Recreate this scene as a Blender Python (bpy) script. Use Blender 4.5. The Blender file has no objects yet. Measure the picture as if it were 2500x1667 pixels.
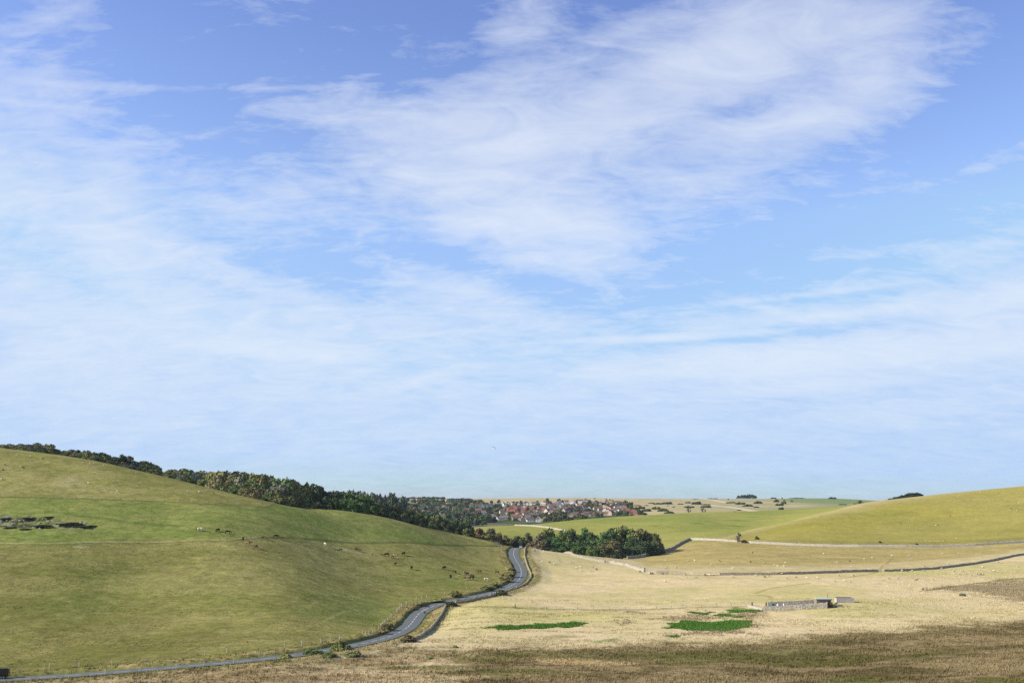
import bpy, math, random
import numpy as np
from mathutils import Vector, Matrix
D = bpy.data
C = bpy.context.scene.collection
SC = bpy.context.scene
rnd = random.Random(7)
RNG = np.random.default_rng(11)

# ------------------------------------------------------------------ camera
F = 2430.0                       # focal length in photo pixels (35 mm on a 36 mm frame)
CAMZ = 60.0
PITCH = math.atan((1235 - 833.5) / F)
cam = D.objects.new('camera', D.cameras.new('camera'))
C.objects.link(cam)
cam.location = (0, 0, CAMZ)
cam.rotation_euler = (math.pi / 2 + PITCH, 0, 0)
cam.data.sensor_width = 36.0
cam.data.lens = 36.0 * F / 2500.0
cam.data.clip_start = 0.5
cam.data.clip_end = 40000
SC.camera = cam

def pix(u, v):
    """photo pixel -> (x/y, z/y) of its ray"""
    cx = (u - 1250.0) / F
    cy = -(v - 833.5) / F
    dy = math.cos(PITCH) - cy * math.sin(PITCH)
    return cx / dy, (math.sin(PITCH) + cy * math.cos(PITCH)) / dy

def azel(u, v):
    a, s = pix(u, v)
    return math.degrees(math.atan(a)), math.degrees(math.atan2(s, math.sqrt(1 + a * a)))

# ------------------------------------------------------------------ view, sun and sky
SUN_EL, SUN_AZ = 29.0, -100.0      # azimuth from +Y, negative = to the left of the picture
SUN_STRENGTH = 4.0
SKY_STRENGTH = 0.075
EXPOSURE = 0.85
HAZE = 0.00003
SC.view_settings.view_transform = 'Standard'
SC.view_settings.look = 'None'
SC.view_settings.gamma = 1.0
SC.view_settings.use_curve_mapping = False
SC.view_settings.exposure = EXPOSURE
SC.cycles.use_adaptive_sampling = False
SC.cycles.use_denoising = False        # keep the grain of the grass
SC.cycles.max_bounces = 6
SC.cycles.volume_bounces = 0
SC.cycles.transparent_max_bounces = 8

sd = Vector((math.sin(math.radians(SUN_AZ)) * math.cos(math.radians(SUN_EL)),
             math.cos(math.radians(SUN_AZ)) * math.cos(math.radians(SUN_EL)),
             math.sin(math.radians(SUN_EL))))
sun = D.objects.new('sun', D.lights.new('sun', 'SUN'))
C.objects.link(sun)
sun.data.energy = SUN_STRENGTH
sun.data.angle = math.radians(0.53)
sun.data.color = (1.0, 0.93, 0.80)
sun.rotation_euler = sd.to_track_quat('Z', 'Y').to_euler()
sun.location = (0, 0, 300)

world = D.worlds.new('World')
SC.world = world
world.use_nodes = True

class NT:
    """small node-tree helper"""
    def __init__(s, tree):
        s.t = tree; s.n = tree.nodes; s.l = tree.links
    def put(s, sock, val):
        if hasattr(val, 'is_output') or isinstance(val, bpy.types.NodeSocket):
            s.l.new(val, sock)
        else:
            sock.default_value = val
    def math(s, op, a, b=None, c=None, clamp=False):
        n = s.n.new('ShaderNodeMath'); n.operation = op; n.use_clamp = clamp
        s.put(n.inputs[0], a)
        if b is not None: s.put(n.inputs[1], b)
        if c is not None: s.put(n.inputs[2], c)
        return n.outputs[0]
    def vmath(s, op, a, b=None, c=None):
        n = s.n.new('ShaderNodeVectorMath'); n.operation = op
        s.put(n.inputs[0], a)
        if b is not None: s.put(n.inputs[1], b)
        if c is not None: s.put(n.inputs[2], c)
        return n.outputs['Value'] if op in ('LENGTH', 'DOT_PRODUCT') else n.outputs[0]
    def noise(s, vec, scale, detail=4, rough=0.55, dist=0.0, color=False, dim='3D'):
        n = s.n.new('ShaderNodeTexNoise'); n.noise_dimensions = dim
        s.put(n.inputs['Vector'], vec)
        n.inputs['Scale'].default_value = scale; n.inputs['Detail'].default_value = detail
        n.inputs['Roughness'].default_value = rough; n.inputs['Distortion'].default_value = dist
        return n.outputs['Color'] if color else n.outputs['Fac']
    def ramp(s, fac, stops, interp='LINEAR'):
        n = s.n.new('ShaderNodeValToRGB'); n.color_ramp.interpolation = interp
        e = n.color_ramp.elements
        while len(e) < len(stops): e.new(0.5)
        for i, (p, col) in enumerate(stops):
            e[i].position = p; e[i].color = (*col, 1) if len(col) == 3 else col
        s.put(n.inputs[0], fac)
        return n.outputs[0]
    def maprange(s, v, a, b, c, d, smooth=False):
        n = s.n.new('ShaderNodeMapRange')
        if smooth: n.interpolation_type = 'SMOOTHSTEP'
        s.put(n.inputs[0], v)
        for i, q in enumerate((a, b, c, d)): n.inputs[i + 1].default_value = q
        return n.outputs[0]
    def mix(s, fac, a, b, blend='MIX'):
        n = s.n.new('ShaderNodeMix'); n.data_type = 'RGBA'; n.blend_type = blend
        s.put(n.inputs[0], fac)
        for i, q in ((6, a), (7, b)):
            if isinstance(q, tuple) and len(q) == 3: q = (*q, 1)
            s.put(n.inputs[i], q)
        return n.outputs[2]
    def mapping(s, vec, loc=(0, 0, 0), rot=(0, 0, 0), scale=(1, 1, 1), typ='POINT'):
        n = s.n.new('ShaderNodeMapping'); n.vector_type = typ
        s.put(n.inputs[0], vec)
        n.inputs['Location'].default_value = loc; n.inputs['Rotation'].default_value = rot
        n.inputs['Scale'].default_value = scale
        return n.outputs[0]
    def comb(s, x, y, z=0.0):
        n = s.n.new('ShaderNodeCombineXYZ')
        for i, q in enumerate((x, y, z)): s.put(n.inputs[i], q)
        return n.outputs[0]

def build_sky():
    w = NT(world.node_tree)
    w.n.clear()
    out = w.n.new('ShaderNodeOutputWorld'); bg = w.n.new('ShaderNodeBackground')
    w.l.new(bg.outputs[0], out.inputs[0])
    tc = w.n.new('ShaderNodeTexCoord').outputs['Generated']
    sep = w.n.new('ShaderNodeSeparateXYZ'); w.l.new(tc, sep.inputs[0])
    X, Y, Z = sep.outputs
    sky = w.n.new('ShaderNodeTexSky'); sky.sky_type = 'NISHITA'; sky.sun_disc = False
    sky.sun_elevation = math.radians(SUN_EL); sky.sun_rotation = math.radians(SUN_AZ)
    sky.air_density = 1.0; sky.dust_density = 0.6; sky.ozone_density = 2.2; sky.altitude = 60
    az = w.math('MULTIPLY', w.math('ARCTAN2', X, Y), 57.29578)
    el = w.math('MULTIPLY', w.math('ARCSINE', Z), 57.29578)
    p0 = w.comb(az, el)
    # high veil of cloud seen on a flat layer: features flatten towards the horizon
    zz = w.math('ADD', w.math('MAXIMUM', Z, 0.0), 0.28)
    lay = w.comb(w.math('DIVIDE', X, zz), w.math('DIVIDE', Y, zz))
    warp = w.noise(lay, 2.2, 4, 0.55, 0.0, True)
    wv = w.vmath('MULTIPLY_ADD', warp, (4.4, 3.0, 0.0), (-2.2, -1.5, 0.0))
    warp2 = w.noise(lay, 9.0, 6, 0.62, 0.0, True)
    wv2 = w.vmath('MULTIPLY_ADD', warp2, (2.2, 1.5, 0.0), (-1.1, -0.75, 0.0))
    wk = w.maprange(el, 2.0, 24.0, 0.16, 0.85)
    sc_ = w.n.new('ShaderNodeVectorMath'); sc_.operation = 'SCALE'
    w.l.new(w.vmath('ADD', wv, wv2), sc_.inputs[0]); w.l.new(wk, sc_.inputs['Scale'])
    p = w.vmath('ADD', p0, sc_.outputs[0])
    acc = 0.0
    #        u     v    su   sv  ang  strength
    blobs = [(1190, 385, 190, 120, 15, .80), (1020, 320, 200, 80, 5, .34), (1440, 290, 260, 100, 20, .70), (1690, 165, 190, 66, 27, .64),
             (2110, 55, 220, 62, 4, .62), (1890, 150, 210, 90, 12, .50), (2180, 205, 220, 50, 13, .58),
             (1900, 285, 170, 42, 8, .42), (1590, 45, 150, 28, 22, .52), (1740, 440, 300, 70, 18, .40),
             (1330, 90, 110, 60, 10, .30), (1280, 25, 90, 50, 30, .35), (860, 255, 180, 32, 0, .42),
             (110, 200, 170, 18, 0, .26), (185, 15, 50, 42, 0, .45), (100, 85, 60, 60, 0, .22),
             (0, 360, 220, 110, 0, .38), (160, 500, 330, 90, 0, .36), (290, 470, 60, 40, -50, .30), (690, 500, 110, 34, 0, .34),
             (1000, 422, 36, 20, 0, .34), (355, 600, 120, 30, -5, .75), (300, 625, 60, 30, -40, .45), (1230, 553, 120, 28, 4, 1.0),
             (1395, 570, 105, 48, -10, .95), (1300, 640, 110, 18, -6, .58), (1090, 540, 55, 8, 0, .5),
             (420, 735, 300, 66, 0, .46), (640, 690, 130, 18, -12, .34), (1150, 725, 180, 28, -14, .6),
             (690, 850, 150, 15, -4, 1.0), (760, 868, 120, 9, -3, .45), (2060, 764, 210, 19, 1, 1.0), (2340, 770, 200, 42, 11, .62), (2480, 700, 90, 36, 10, .4),
             (1800, 880, 220, 27, 3, 1.1), (2200, 868, 300, 38, 3, .82), (2480, 845, 150, 36, 3, .5), (1660, 823, 200, 6.5, 1, .95), (1890, 728, 190, 5, 3, .42),
             (1960, 942, 180, 13, 4, .7), (2300, 985, 280, 26, 6, .32), (2450, 388, 110, 15, 10, .50),
             (2120, 612, 100, 14, -2, .42), (1010, 932, 110, 10, 14, .65), (650, 216, 420, 6, 6.2, .36), (120, 257, 140, 5, 3, .30),
             (900, 184, 120, 4, 8, .20), (900, 800, 320, 50, 0, .30), (500, 830, 380, 50, 3, .30), (250, 900, 380, 50, 0, .34), (2350, 620, 170, 30, 10, .30),
             (1350, 900, 380, 80, 0, .18), (1100, 1010, 700, 90, 0, .12), (1450, 960, 300, 14, 3, .25), (100, 780, 150, 20, 4, .4), (300, 740, 520, 190, 0, .12), (1500, 330, 520, 200, 12, .22), (2440, 110, 150, 150, 0, -.50), (1480, 130, 170, 55, 15, -.38), (2330, 300, 240, 60, 10, -.25), (1850, 262, 160, 26, 8, -.30), (1690, 262, 120, 26, -5, -.3), (2100, 530, 400, 60, 0, -.22), (1950, 815, 220, 16, 2, -.45), (2050, 925, 400, 14, 3, -.30), (480, 130, 300, 50, 0, -.22), (850, 610, 300, 60, 0, -.22), (1250, 1000, 1100, 60, 0, .16), (250, 1060, 500, 60, 0, .12)]
    for (u, v, su, sv, ang, st) in blobs:
        a, e = azel(u, v)
        k = 57.3 / F * 2.1
        m = w.mapping(p if sv > 7 else p0, (a, e, 0), (0, 0, math.radians(ang)), (su * k, sv * k, 1), 'TEXTURE')
        g = w.n.new('ShaderNodeTexGradient'); g.gradient_type = 'SPHERICAL'
        w.l.new(m, g.inputs[0])
        acc = w.math('MULTIPLY_ADD', g.outputs[1], st, acc)
    # broken wisps: fractal detail carves the cloud masses and the veil
    n1 = w.noise(w.mapping(lay, loc=(3.1, 0.7, 0), rot=(0, 0, math.radians(-14)), scale=(0.8, 1.2, 1)), 3.2, 10, 0.60, 0.5)
    n2 = w.noise(w.mapping(lay, rot=(0, 0, math.radians(22)), scale=(0.75, 1.35, 1)), 9.5, 10, 0.62, 0.9)
    n3 = w.noise(w.mapping(lay, loc=(9.0, 2.0, 0), rot=(0, 0, math.radians(-20)), scale=(0.6, 1.5, 1)), 30.0, 7, 0.66, 0.5)
    f = w.math('ADD', w.math('MULTIPLY', w.math('SUBTRACT', n1, 0.5), 1.25), w.math('ADD', w.math('MULTIPLY', w.math('SUBTRACT', n2, 0.5), 1.5), w.math('MULTIPLY', w.math('SUBTRACT', n3, 0.5), 0.9)))
    low = w.maprange(el, 1.0, 17.0, 0.26, 0.06, True)            # the veil thickens towards the horizon
    e = w.math('ADD', w.math('ADD', w.math('MULTIPLY', acc, 0.86), low), w.math('MULTIPLY', f, w.maprange(el, 0.0, 9.0, 0.45, 0.80)))
    dens = w.math('SUBTRACT', 1.0, w.math('EXPONENT', w.math('MULTIPLY', w.math('MAXIMUM', w.math('ADD', e, -0.07), 0.0), -1.60)))
    dens = w.math('MULTIPLY', dens, w.maprange(n2, 0.3, 0.7, 0.86, 1.10))
    hue = w.n.new('ShaderNodeHueSaturation')
    hue.inputs['Hue'].default_value = 0.512; hue.inputs['Saturation'].default_value = 1.0
    hue.inputs['Value'].default_value = 1.0
    w.l.new(sky.outputs[0], hue.inputs['Color'])
    base = w.mix(1.0, hue.outputs[0], w.ramp(w.maprange(el, 0, 32, 0, 1), SKY_TINT), 'MULTIPLY')
    base = w.vmath('MINIMUM', base, (3.42, 4.78, 7.05))
    ccol = w.ramp(w.maprange(el, 0, 30, 0, 1), CLOUD_COL)
    col = w.mix(dens, base, ccol)
    w.l.new(col, bg.inputs[0])
    bg.inputs[1].default_value = SKY_STRENGTH
SKY_TINT = [(0.0, (.92, 1.0, 1.56)), (0.2, (1.10, 1.22, 1.56)), (0.5, (1.62, 1.68, 1.72)), (0.85, (1.32, 1.40, 1.66)), (1.0, (1.30, 1.36, 1.68))]
CLOUD_COL = [(0.0, (4.6, 5.7, 6.75)), (0.2, (5.3, 6.1, 7.15)), (0.45, (5.5, 6.15, 7.2)), (1.0, (4.6, 5.15, 6.55))]
build_sky()

# the air: thin sea haze in one closed box round everything
hz = D.meshes.new('haze')
hz.from_pydata([(x, y, z) for z in (-10, 142) for y in (-60, 9400) for x in (-9300, 9300)], [], [(0, 2, 3, 1), (4, 5, 7, 6), (0, 1, 5, 4), (1, 3, 7, 5), (3, 2, 6, 7), (2, 0, 4, 6)])
hzm = D.materials.new('sea_haze'); hzm.use_nodes = True
hzm.node_tree.nodes.clear()
_o = hzm.node_tree.nodes.new('ShaderNodeOutputMaterial'); _v = hzm.node_tree.nodes.new('ShaderNodeVolumePrincipled')
_v.inputs['Color'].default_value = (.80, .90, 1.0, 1); _v.inputs['Density'].default_value = HAZE; _v.inputs['Anisotropy'].default_value = .2
hzm.node_tree.links.new(_v.outputs[0], _o.inputs['Volume'])
hz.materials.append(hzm)
haze = D.objects.new('haze', hz); C.objects.link(haze)
haze['kind'] = 'stuff'; haze['label'] = 'thin pale haze in the air over the whole valley'; haze['category'] = 'haze'

# ------------------------------------------------------------------ numeric helpers
_tab = np.random.default_rng(5).random((8, 256, 256)).astype(np.float32)
def vnoise(x, y, scale, seed=0):
    t = _tab[seed % 8]
    X = np.asarray(x) / scale + 37.7 * seed; Y = np.asarray(y) / scale + 11.3 * seed
    xi = np.floor(X).astype(int); yi = np.floor(Y).astype(int)
    fx = X - xi; fy = Y - yi
    fx = fx * fx * (3 - 2 * fx); fy = fy * fy * (3 - 2 * fy)
    a = t[yi & 255, xi & 255]; b = t[yi & 255, (xi + 1) & 255]
    c = t[(yi + 1) & 255, xi & 255]; d = t[(yi + 1) & 255, (xi + 1) & 255]
    return (a * (1 - fx) + b * fx) * (1 - fy) + (c * (1 - fx) + d * fx) * fy
def fbm(x, y, scale, seed=0, oct=4, gain=0.5):
    s = 0; amp = 1; tot = 0
    for o in range(oct):
        s = s + amp * vnoise(x, y, scale / 2 ** o, seed + o); tot += amp; amp *= gain
    return s / tot
def sstep(x, a, b):
    t = np.clip((np.asarray(x, float) - a) / (b - a), 0, 1)
    return t * t * (3 - 2 * t)
def pchip(x, Yv, xq):
    """monotone cubic along axis 0; Yv (n,m) -> (len(xq),m)"""
    x = np.asarray(x, float); Yv = np.asarray(Yv, float); xq = np.clip(xq, x[0], x[-1])
    h = np.diff(x)[:, None]; dl = np.diff(Yv, axis=0) / h
    m = np.zeros_like(Yv)
    w1 = 2 * h[1:] + h[:-1]; w2 = h[1:] + 2 * h[:-1]
    with np.errstate(divide='ignore', invalid='ignore'):
        hm = (w1 + w2) / (w1 / dl[:-1] + w2 / dl[1:])
    m[1:-1] = np.where(dl[:-1] * dl[1:] > 0, hm, 0)
    m[0] = dl[0]; m[-1] = dl[-1]
    i = np.clip(np.searchsorted(x, xq, side='right') - 1, 0, len(x) - 2)
    t = ((xq - x[i]) / (x[i + 1] - x[i]))[:, None]; hh = (x[i + 1] - x[i])[:, None]
    return ((1 + 2 * t) * (1 - t) ** 2 * Yv[i] + t * (1 - t) ** 2 * hh * m[i]
            + t * t * (3 - 2 * t) * Yv[i + 1] + t * t * (t - 1) * hh * m[i + 1])

# ------------------------------------------------------------------ terrain: a surveyed profile (distance : line of sight) along 17 bearings
NEAR = {6: 2900, 12: 2250, 40: 2100, 100: 1960, 160: 1800}
PROF = {
 -700: {200: 1745, 255: 1669, 300: 1590, 420: 1325, 500: 1185, 600: 1040, 700: 990, 900: 1010, 1500: 1150, 3000: 1210, 4500: 1225},
 0: {200: 1745, 262: 1659, 300: 1585, 340: 1485, 420: 1325, 500: 1212, 560: 1140, 620: 1096, 700: 1104, 900: 1150, 1500: 1210, 3000: 1228, 4500: 1232},
 200: {200: 1743, 264: 1646, 300: 1578, 340: 1488, 420: 1332, 500: 1222, 560: 1152, 610: 1121, 700: 1132, 900: 1170, 1500: 1212, 3000: 1228, 4500: 1232},
 350: {200: 1742, 266: 1633, 300: 1570, 340: 1490, 420: 1345, 490: 1242, 560: 1172, 600: 1154, 700: 1166, 900: 1190, 1500: 1215, 3000: 1228, 4500: 1232},
 530: {200: 1740, 268: 1619, 300: 1560, 340: 1488, 410: 1362, 470: 1275, 530: 1216, 575: 1196, 650: 1206, 900: 1225, 1200: 1226, 1600: 1222, 3000: 1228, 4500: 1232},
 700: {200: 1738, 272: 1601, 330: 1508, 400: 1402, 450: 1335, 510: 1270, 556: 1235, 620: 1243, 700: 1250, 900: 1250, 1200: 1232, 1500: 1222, 2000: 1214, 3000: 1222, 4500: 1230},
 850: {200: 1735, 255: 1640, 292: 1576, 340: 1520, 400: 1448, 450: 1390, 500: 1333, 545: 1282, 585: 1247, 650: 1256, 750: 1262, 900: 1262, 1200: 1240, 1500: 1226, 2000: 1215, 3000: 1221, 4500: 1230},
 1000: {200: 1732, 250: 1648, 300: 1572, 370: 1512, 400: 1476, 440: 1432, 500: 1366, 560: 1304, 600: 1277, 650: 1282, 750: 1300, 900: 1302, 1100: 1285, 1300: 1272, 1600: 1262, 1800: 1250, 2100: 1238, 2600: 1224, 3400: 1216, 4500: 1224},
 1200: {200: 1730, 250: 1645, 300: 1573, 350: 1516, 400: 1472, 455: 1434, 500: 1404, 560: 1363, 610: 1335, 648: 1322, 690: 1328, 730: 1328, 800: 1318, 900: 1301, 1000: 1286, 1040: 1283, 1200: 1294, 1450: 1281, 1650: 1271, 1850: 1262, 2050: 1250, 2250: 1239, 2500: 1230, 2900: 1221, 3500: 1216.5, 4500: 1224},
 1250: {200: 1729, 250: 1644, 300: 1573, 350: 1518, 400: 1474, 455: 1437, 500: 1408, 540: 1379, 583: 1352, 640: 1334, 700: 1342, 760: 1342, 850: 1318, 950: 1297, 1010: 1284, 1050: 1281, 1200: 1294, 1450: 1281, 1650: 1271, 1850: 1262, 2050: 1250, 2250: 1239, 2500: 1230, 2900: 1221, 3500: 1216, 4500: 1224},
 1400: {200: 1728, 250: 1643, 300: 1575, 350: 1522, 400: 1478, 450: 1443, 500: 1413, 550: 1385, 600: 1363, 640: 1352, 700: 1356, 760: 1352, 850: 1326, 950: 1300, 1050: 1279, 1130: 1268, 1300: 1284, 1600: 1272, 1800: 1262, 2000: 1250, 2200: 1240, 2450: 1230, 2800: 1222, 3300: 1215, 4500: 1222},
 1600: {200: 1728, 250: 1643, 300: 1575, 350: 1522, 400: 1479, 450: 1446, 520: 1401, 570: 1387, 620: 1376, 680: 1364, 765: 1338, 850: 1312, 950: 1292, 1050: 1273, 1180: 1256, 1320: 1266, 1600: 1258, 1900: 1248, 2200: 1238, 2700: 1225, 3200: 1217, 4500: 1224},
 1700: {200: 1728, 250: 1643, 300: 1575, 350: 1522, 400: 1478, 450: 1444, 520: 1400, 580: 1381, 650: 1360, 700: 1349, 785: 1320, 850: 1306, 950: 1289, 1050: 1268, 1200: 1251, 1340: 1260, 1600: 1256, 1900: 1247, 2200: 1238, 2700: 1226, 3100: 1216.5, 4500: 1226},
 1850: {200: 1728, 250: 1643, 300: 1574, 380: 1493, 450: 1440, 515: 1402, 600: 1374, 680: 1351, 776: 1327, 825: 1310, 890: 1288, 945: 1292, 1000: 1284, 1100: 1263, 1200: 1247, 1350: 1257, 1700: 1250, 2200: 1238, 2700: 1226, 3000: 1217, 4500: 1226},
 2000: {200: 1727, 250: 1640, 300: 1572, 380: 1490, 450: 1439, 515: 1400, 600: 1375, 690: 1350, 764: 1332, 850: 1292, 955: 1252, 1010: 1256, 1090: 1250, 1200: 1239, 1350: 1250, 1700: 1246, 2200: 1236, 2700: 1226, 3100: 1216, 4500: 1226},
 2110: {200: 1724, 240: 1650, 300: 1570, 380: 1488, 450: 1438, 515: 1398, 600: 1376, 690: 1352, 757: 1333, 860: 1290, 960: 1240, 1015: 1226, 1100: 1231, 1250: 1234, 1700: 1240, 2700: 1230, 3200: 1219, 4500: 1228},
 2300: {200: 1715, 228: 1662, 300: 1568, 380: 1488, 450: 1438, 540: 1389, 600: 1370, 700: 1349, 750: 1334, 860: 1286, 970: 1229, 1060: 1206, 1200: 1212, 1700: 1230, 3000: 1230, 4500: 1232},
 2500: {200: 1705, 222: 1665, 270: 1594, 320: 1540, 352: 1508, 430: 1450, 520: 1398, 620: 1356, 690: 1342, 746: 1327, 860: 1272, 980: 1208, 1070: 1187, 1200: 1194, 1700: 1215, 3000: 1230, 4500: 1232},
 3200: {200: 1690, 222: 1655, 270: 1580, 352: 1495, 430: 1435, 520: 1385, 620: 1340, 700: 1325, 795: 1295, 870: 1230, 980: 1165, 1150: 1130, 1300: 1140, 1700: 1180, 3000: 1228, 4500: 1232}}
def slope_of(v): return pix(1250, v)[1]
GY = np.concatenate([np.geomspace(8, 200, 70)[:-1], np.arange(200, 660, 1.15), np.geomspace(660, 1320, 112)[:-1],
                     np.geomspace(1320, 5000, 120)[:-1], np.geomspace(5000, 9000, 10)])
GA = np.concatenate([np.linspace(-0.95, -0.535, 46)[:-1], np.linspace(-0.535, 0.535, 880), np.linspace(0.535, 0.95, 46)[1:]])
cols, acol = [], []
lny = np.log(GY)
for u in sorted(PROF):
    pr = dict(NEAR); pr.update(PROF[u]); pr[9000] = 1236
    ds = sorted(pr)
    cols.append(pchip(np.log(ds), np.array([[slope_of(pr[d])] for d in ds]), lny)[:, 0])
    acol.append(pix(u, 1330)[0])
S = pchip(np.array(acol), np.array(cols), GA).T          # rows = distance, columns = bearing
def blur_cols(M, sig):
    k = np.exp(-0.5 * (np.arange(-3 * sig, 3 * sig + 1) / sig) ** 2); k /= k.sum()
    P = np.pad(M, ((0, 0), (3 * sig, 3 * sig)), mode='edge')
    return sum(k[i] * P[:, i:i + M.shape[1]] for i in range(len(k)))
S = blur_cols(S, 14)
GX = GA[None, :] * GY[:, None]
GYY = np.repeat(GY[:, None], len(GA), 1)
GZ = CAMZ + S * GYY
und = (fbm(GX, GYY, 60, 1, 3) - 0.5) * 1.0 * sstep(GYY, 150, 260) + (fbm(GX, GYY, 9, 4, 2) - 0.5) * 0.30 * (1 - sstep(GYY, 500, 900))
far = sstep(GYY, 900, 2200)
GZ += und * (1 - far) + far * (fbm(GX, GYY, 260, 2, 3) - 0.5) * 3.0

GZ += 1.1 * np.exp(-(((GX - 126) / 20) ** 2 + ((GYY - 388) / 22) ** 2))
def interp_rows(x, y, M):
    """bilinear lookup of a terrain grid"""
    x = np.asarray(x, float); y = np.asarray(y, float)
    a = np.clip(x / y, GA[0], GA[-1])
    i = np.clip(np.searchsorted(GY, y) - 1, 0, len(GY) - 2); j = np.clip(np.searchsorted(GA, a) - 1, 0, len(GA) - 2)
    ty = np.clip((y - GY[i]) / (GY[i + 1] - GY[i]), 0, 1); ta = (a - GA[j]) / (GA[j + 1] - GA[j])
    return (M[i, j] * (1 - ta) + M[i, j + 1] * ta) * (1 - ty) + (M[i + 1, j] * (1 - ta) + M[i + 1, j + 1] * ta) * ty
def zat(x, y): return interp_rows(x, y, GZ)
def ray(u, v, dmin=150, dmax=6000):
    """where the line of sight through a photo pixel meets the ground"""
    a, s = pix(u, v)
    k = (GY >= dmin) & (GY <= dmax)
    ys = GY[k]
    sl = (zat(a * ys, ys) - CAMZ) / ys
    hit = np.nonzero(sl >= s)[0]
    if len(hit) == 0:
        i = int(np.argmax(sl)); return (a * ys[i], ys[i])
    i = hit[0]
    if i == 0: return (a * ys[0], ys[0])
    t = (s - sl[i - 1]) / (sl[i] - sl[i - 1])
    y = ys[i - 1] + t * (ys[i] - ys[i - 1])
    return (a * y, y)
def at(u, d):
    a = pix(u, 1300)[0]
    return (a * d, d)
def top_z(u, v, y): return CAMZ + pix(u, v)[1] * y

# ------------------------------------------------------------------ the road: centre line on the ground, then cut into the hillside
road_px = [(-260, 1676), (-100, 1667), (22, 1660), (200, 1647), (299, 1639), (408, 1630.5), (544, 1617), (680, 1603), (790, 1588), (875, 1573), (907, 1566),
           (932, 1560.6), (950, 1555), (965, 1549), (976, 1543.6), (987, 1538), (995, 1533), (1002, 1526), (1009, 1517.6), (1013.5, 1510.8), (1017, 1503),
           (1021, 1496), (1025.5, 1491.5), (1034, 1486), (1043, 1482), (1053, 1477.6), (1066, 1473.7), (1078, 1470.5), (1093, 1465.7), (1122, 1459), (1156, 1454.5),
           (1190, 1450), (1215, 1444.5), (1241, 1433.5), (1254, 1427.5), (1264, 1420), (1270.7, 1411), (1273.2, 1403), (1273.5, 1394.6), (1271.3, 1385.7), (1266.8, 1377.4),
           (1261, 1369), (1255.4, 1359.5), (1252.8, 1350.6), (1254, 1343), (1257, 1337.5)]
rp = [ray(u, v) for u, v in road_px]
rp += [at(1266, rp[-1][1] + 26), at(1276, rp[-1][1] + 55), at(1290, rp[-1][1] + 120), at(1300, rp[-1][1] + 220)]
def resample(pts, step):
    P = np.array(pts, float)
    dd = np.concatenate([[0], np.cumsum(np.hypot(*np.diff(P, axis=0).T))])
    n = int(dd[-1] / step)
    q = np.linspace(0, dd[-1], n + 1)
    return np.stack([np.interp(q, dd, P[:, k]) for k in range(P.shape[1])], 1)
def gsmooth(P, sig):
    r = int(3 * sig); k = np.exp(-0.5 * (np.arange(-r, r + 1) / sig) ** 2); k /= k.sum()
    Q = np.pad(P, ((r, r), (0, 0)), mode='reflect', reflect_type='odd')
    return np.stack([np.convolve(Q[:, c], k, 'valid') for c in range(P.shape[1])], 1)
RP = gsmooth(resample(rp, 1.5), 6)
RP = gsmooth(resample(RP, 1.5), 3)
RZ = gsmooth(zat(RP[:, 0], RP[:, 1])[:, None], 12)[:, 0]
RT = np.gradient(RP, axis=0); RT /= np.hypot(RT[:, 0], RT[:, 1])[:, None]
RN = np.stack([-RT[:, 1], RT[:, 0]], 1)               # to the left of the direction of travel (away from camera)
rsel = (GYY > 225) & (GYY < 950) & (GX < 260)
vx, vy = GX[rsel], GYY[rsel]
rt = np.full(vx.shape, 1e3); rz = np.zeros(vx.shape); rk = np.zeros(vx.shape, int)
for k0 in range(0, len(vx), 40000):
    ax, ay = vx[k0:k0 + 40000, None], vy[k0:k0 + 40000, None]
    d2 = (ax - RP[None, ::2, 0]) ** 2 + (ay - RP[None, ::2, 1]) ** 2
    m = np.argmin(d2, 1) * 2
    tt = (ax[:, 0] - RP[m, 0]) * RN[m, 0] + (ay[:, 0] - RP[m, 1]) * RN[m, 1]
    dist = np.sqrt(d2.min(1))
    rt[k0:k0 + 40000] = np.where(tt >= 0, 1, -1) * np.maximum(dist, np.abs(tt)) * 1.0
    near = dist < 30
    rt[k0:k0 + 40000] = np.where(near & (np.abs(tt) > dist - 0.6), tt, rt[k0:k0 + 40000])
    rz[k0:k0 + 40000] = RZ[m]; rk[k0:k0 + 40000] = m
z0 = GZ[rsel]
nz = fbm(vx, vy, 7, 3, 3)
bankL = (0.95 + 1.0 * (nz - .5)) * sstep(rt, 3.1, 4.6)
bankR = 0.10 * sstep(-rt, 3.2, 4.2) + (0.35 + 0.6 * (nz - .5)) * sstep(-rt, 4.5, 7.0) * (1 - sstep(-rt, 7.5, 12))
prof = rz - 0.16 + np.where(rt > 0, bankL, bankR)
bl = np.where(rt > 0, 1 - sstep(rt, 5.0, 15), 1 - sstep(-rt, 8.0, 16))
GZ[rsel] = z0 * (1 - bl) + prof * bl + np.where(rt > 0, 0.0, 0.0)
ROADT = np.full(GX.shape, 1e3); ROADT[rsel] = rt
# left of the road?  beyond the brow use the bearing of the road's end
LEFT = np.where(ROADT < 999, ROADT > 0, GX < pix(1262, 1330)[0] * GYY)
LEFT = np.where(GYY < 226, False, LEFT)

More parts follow.
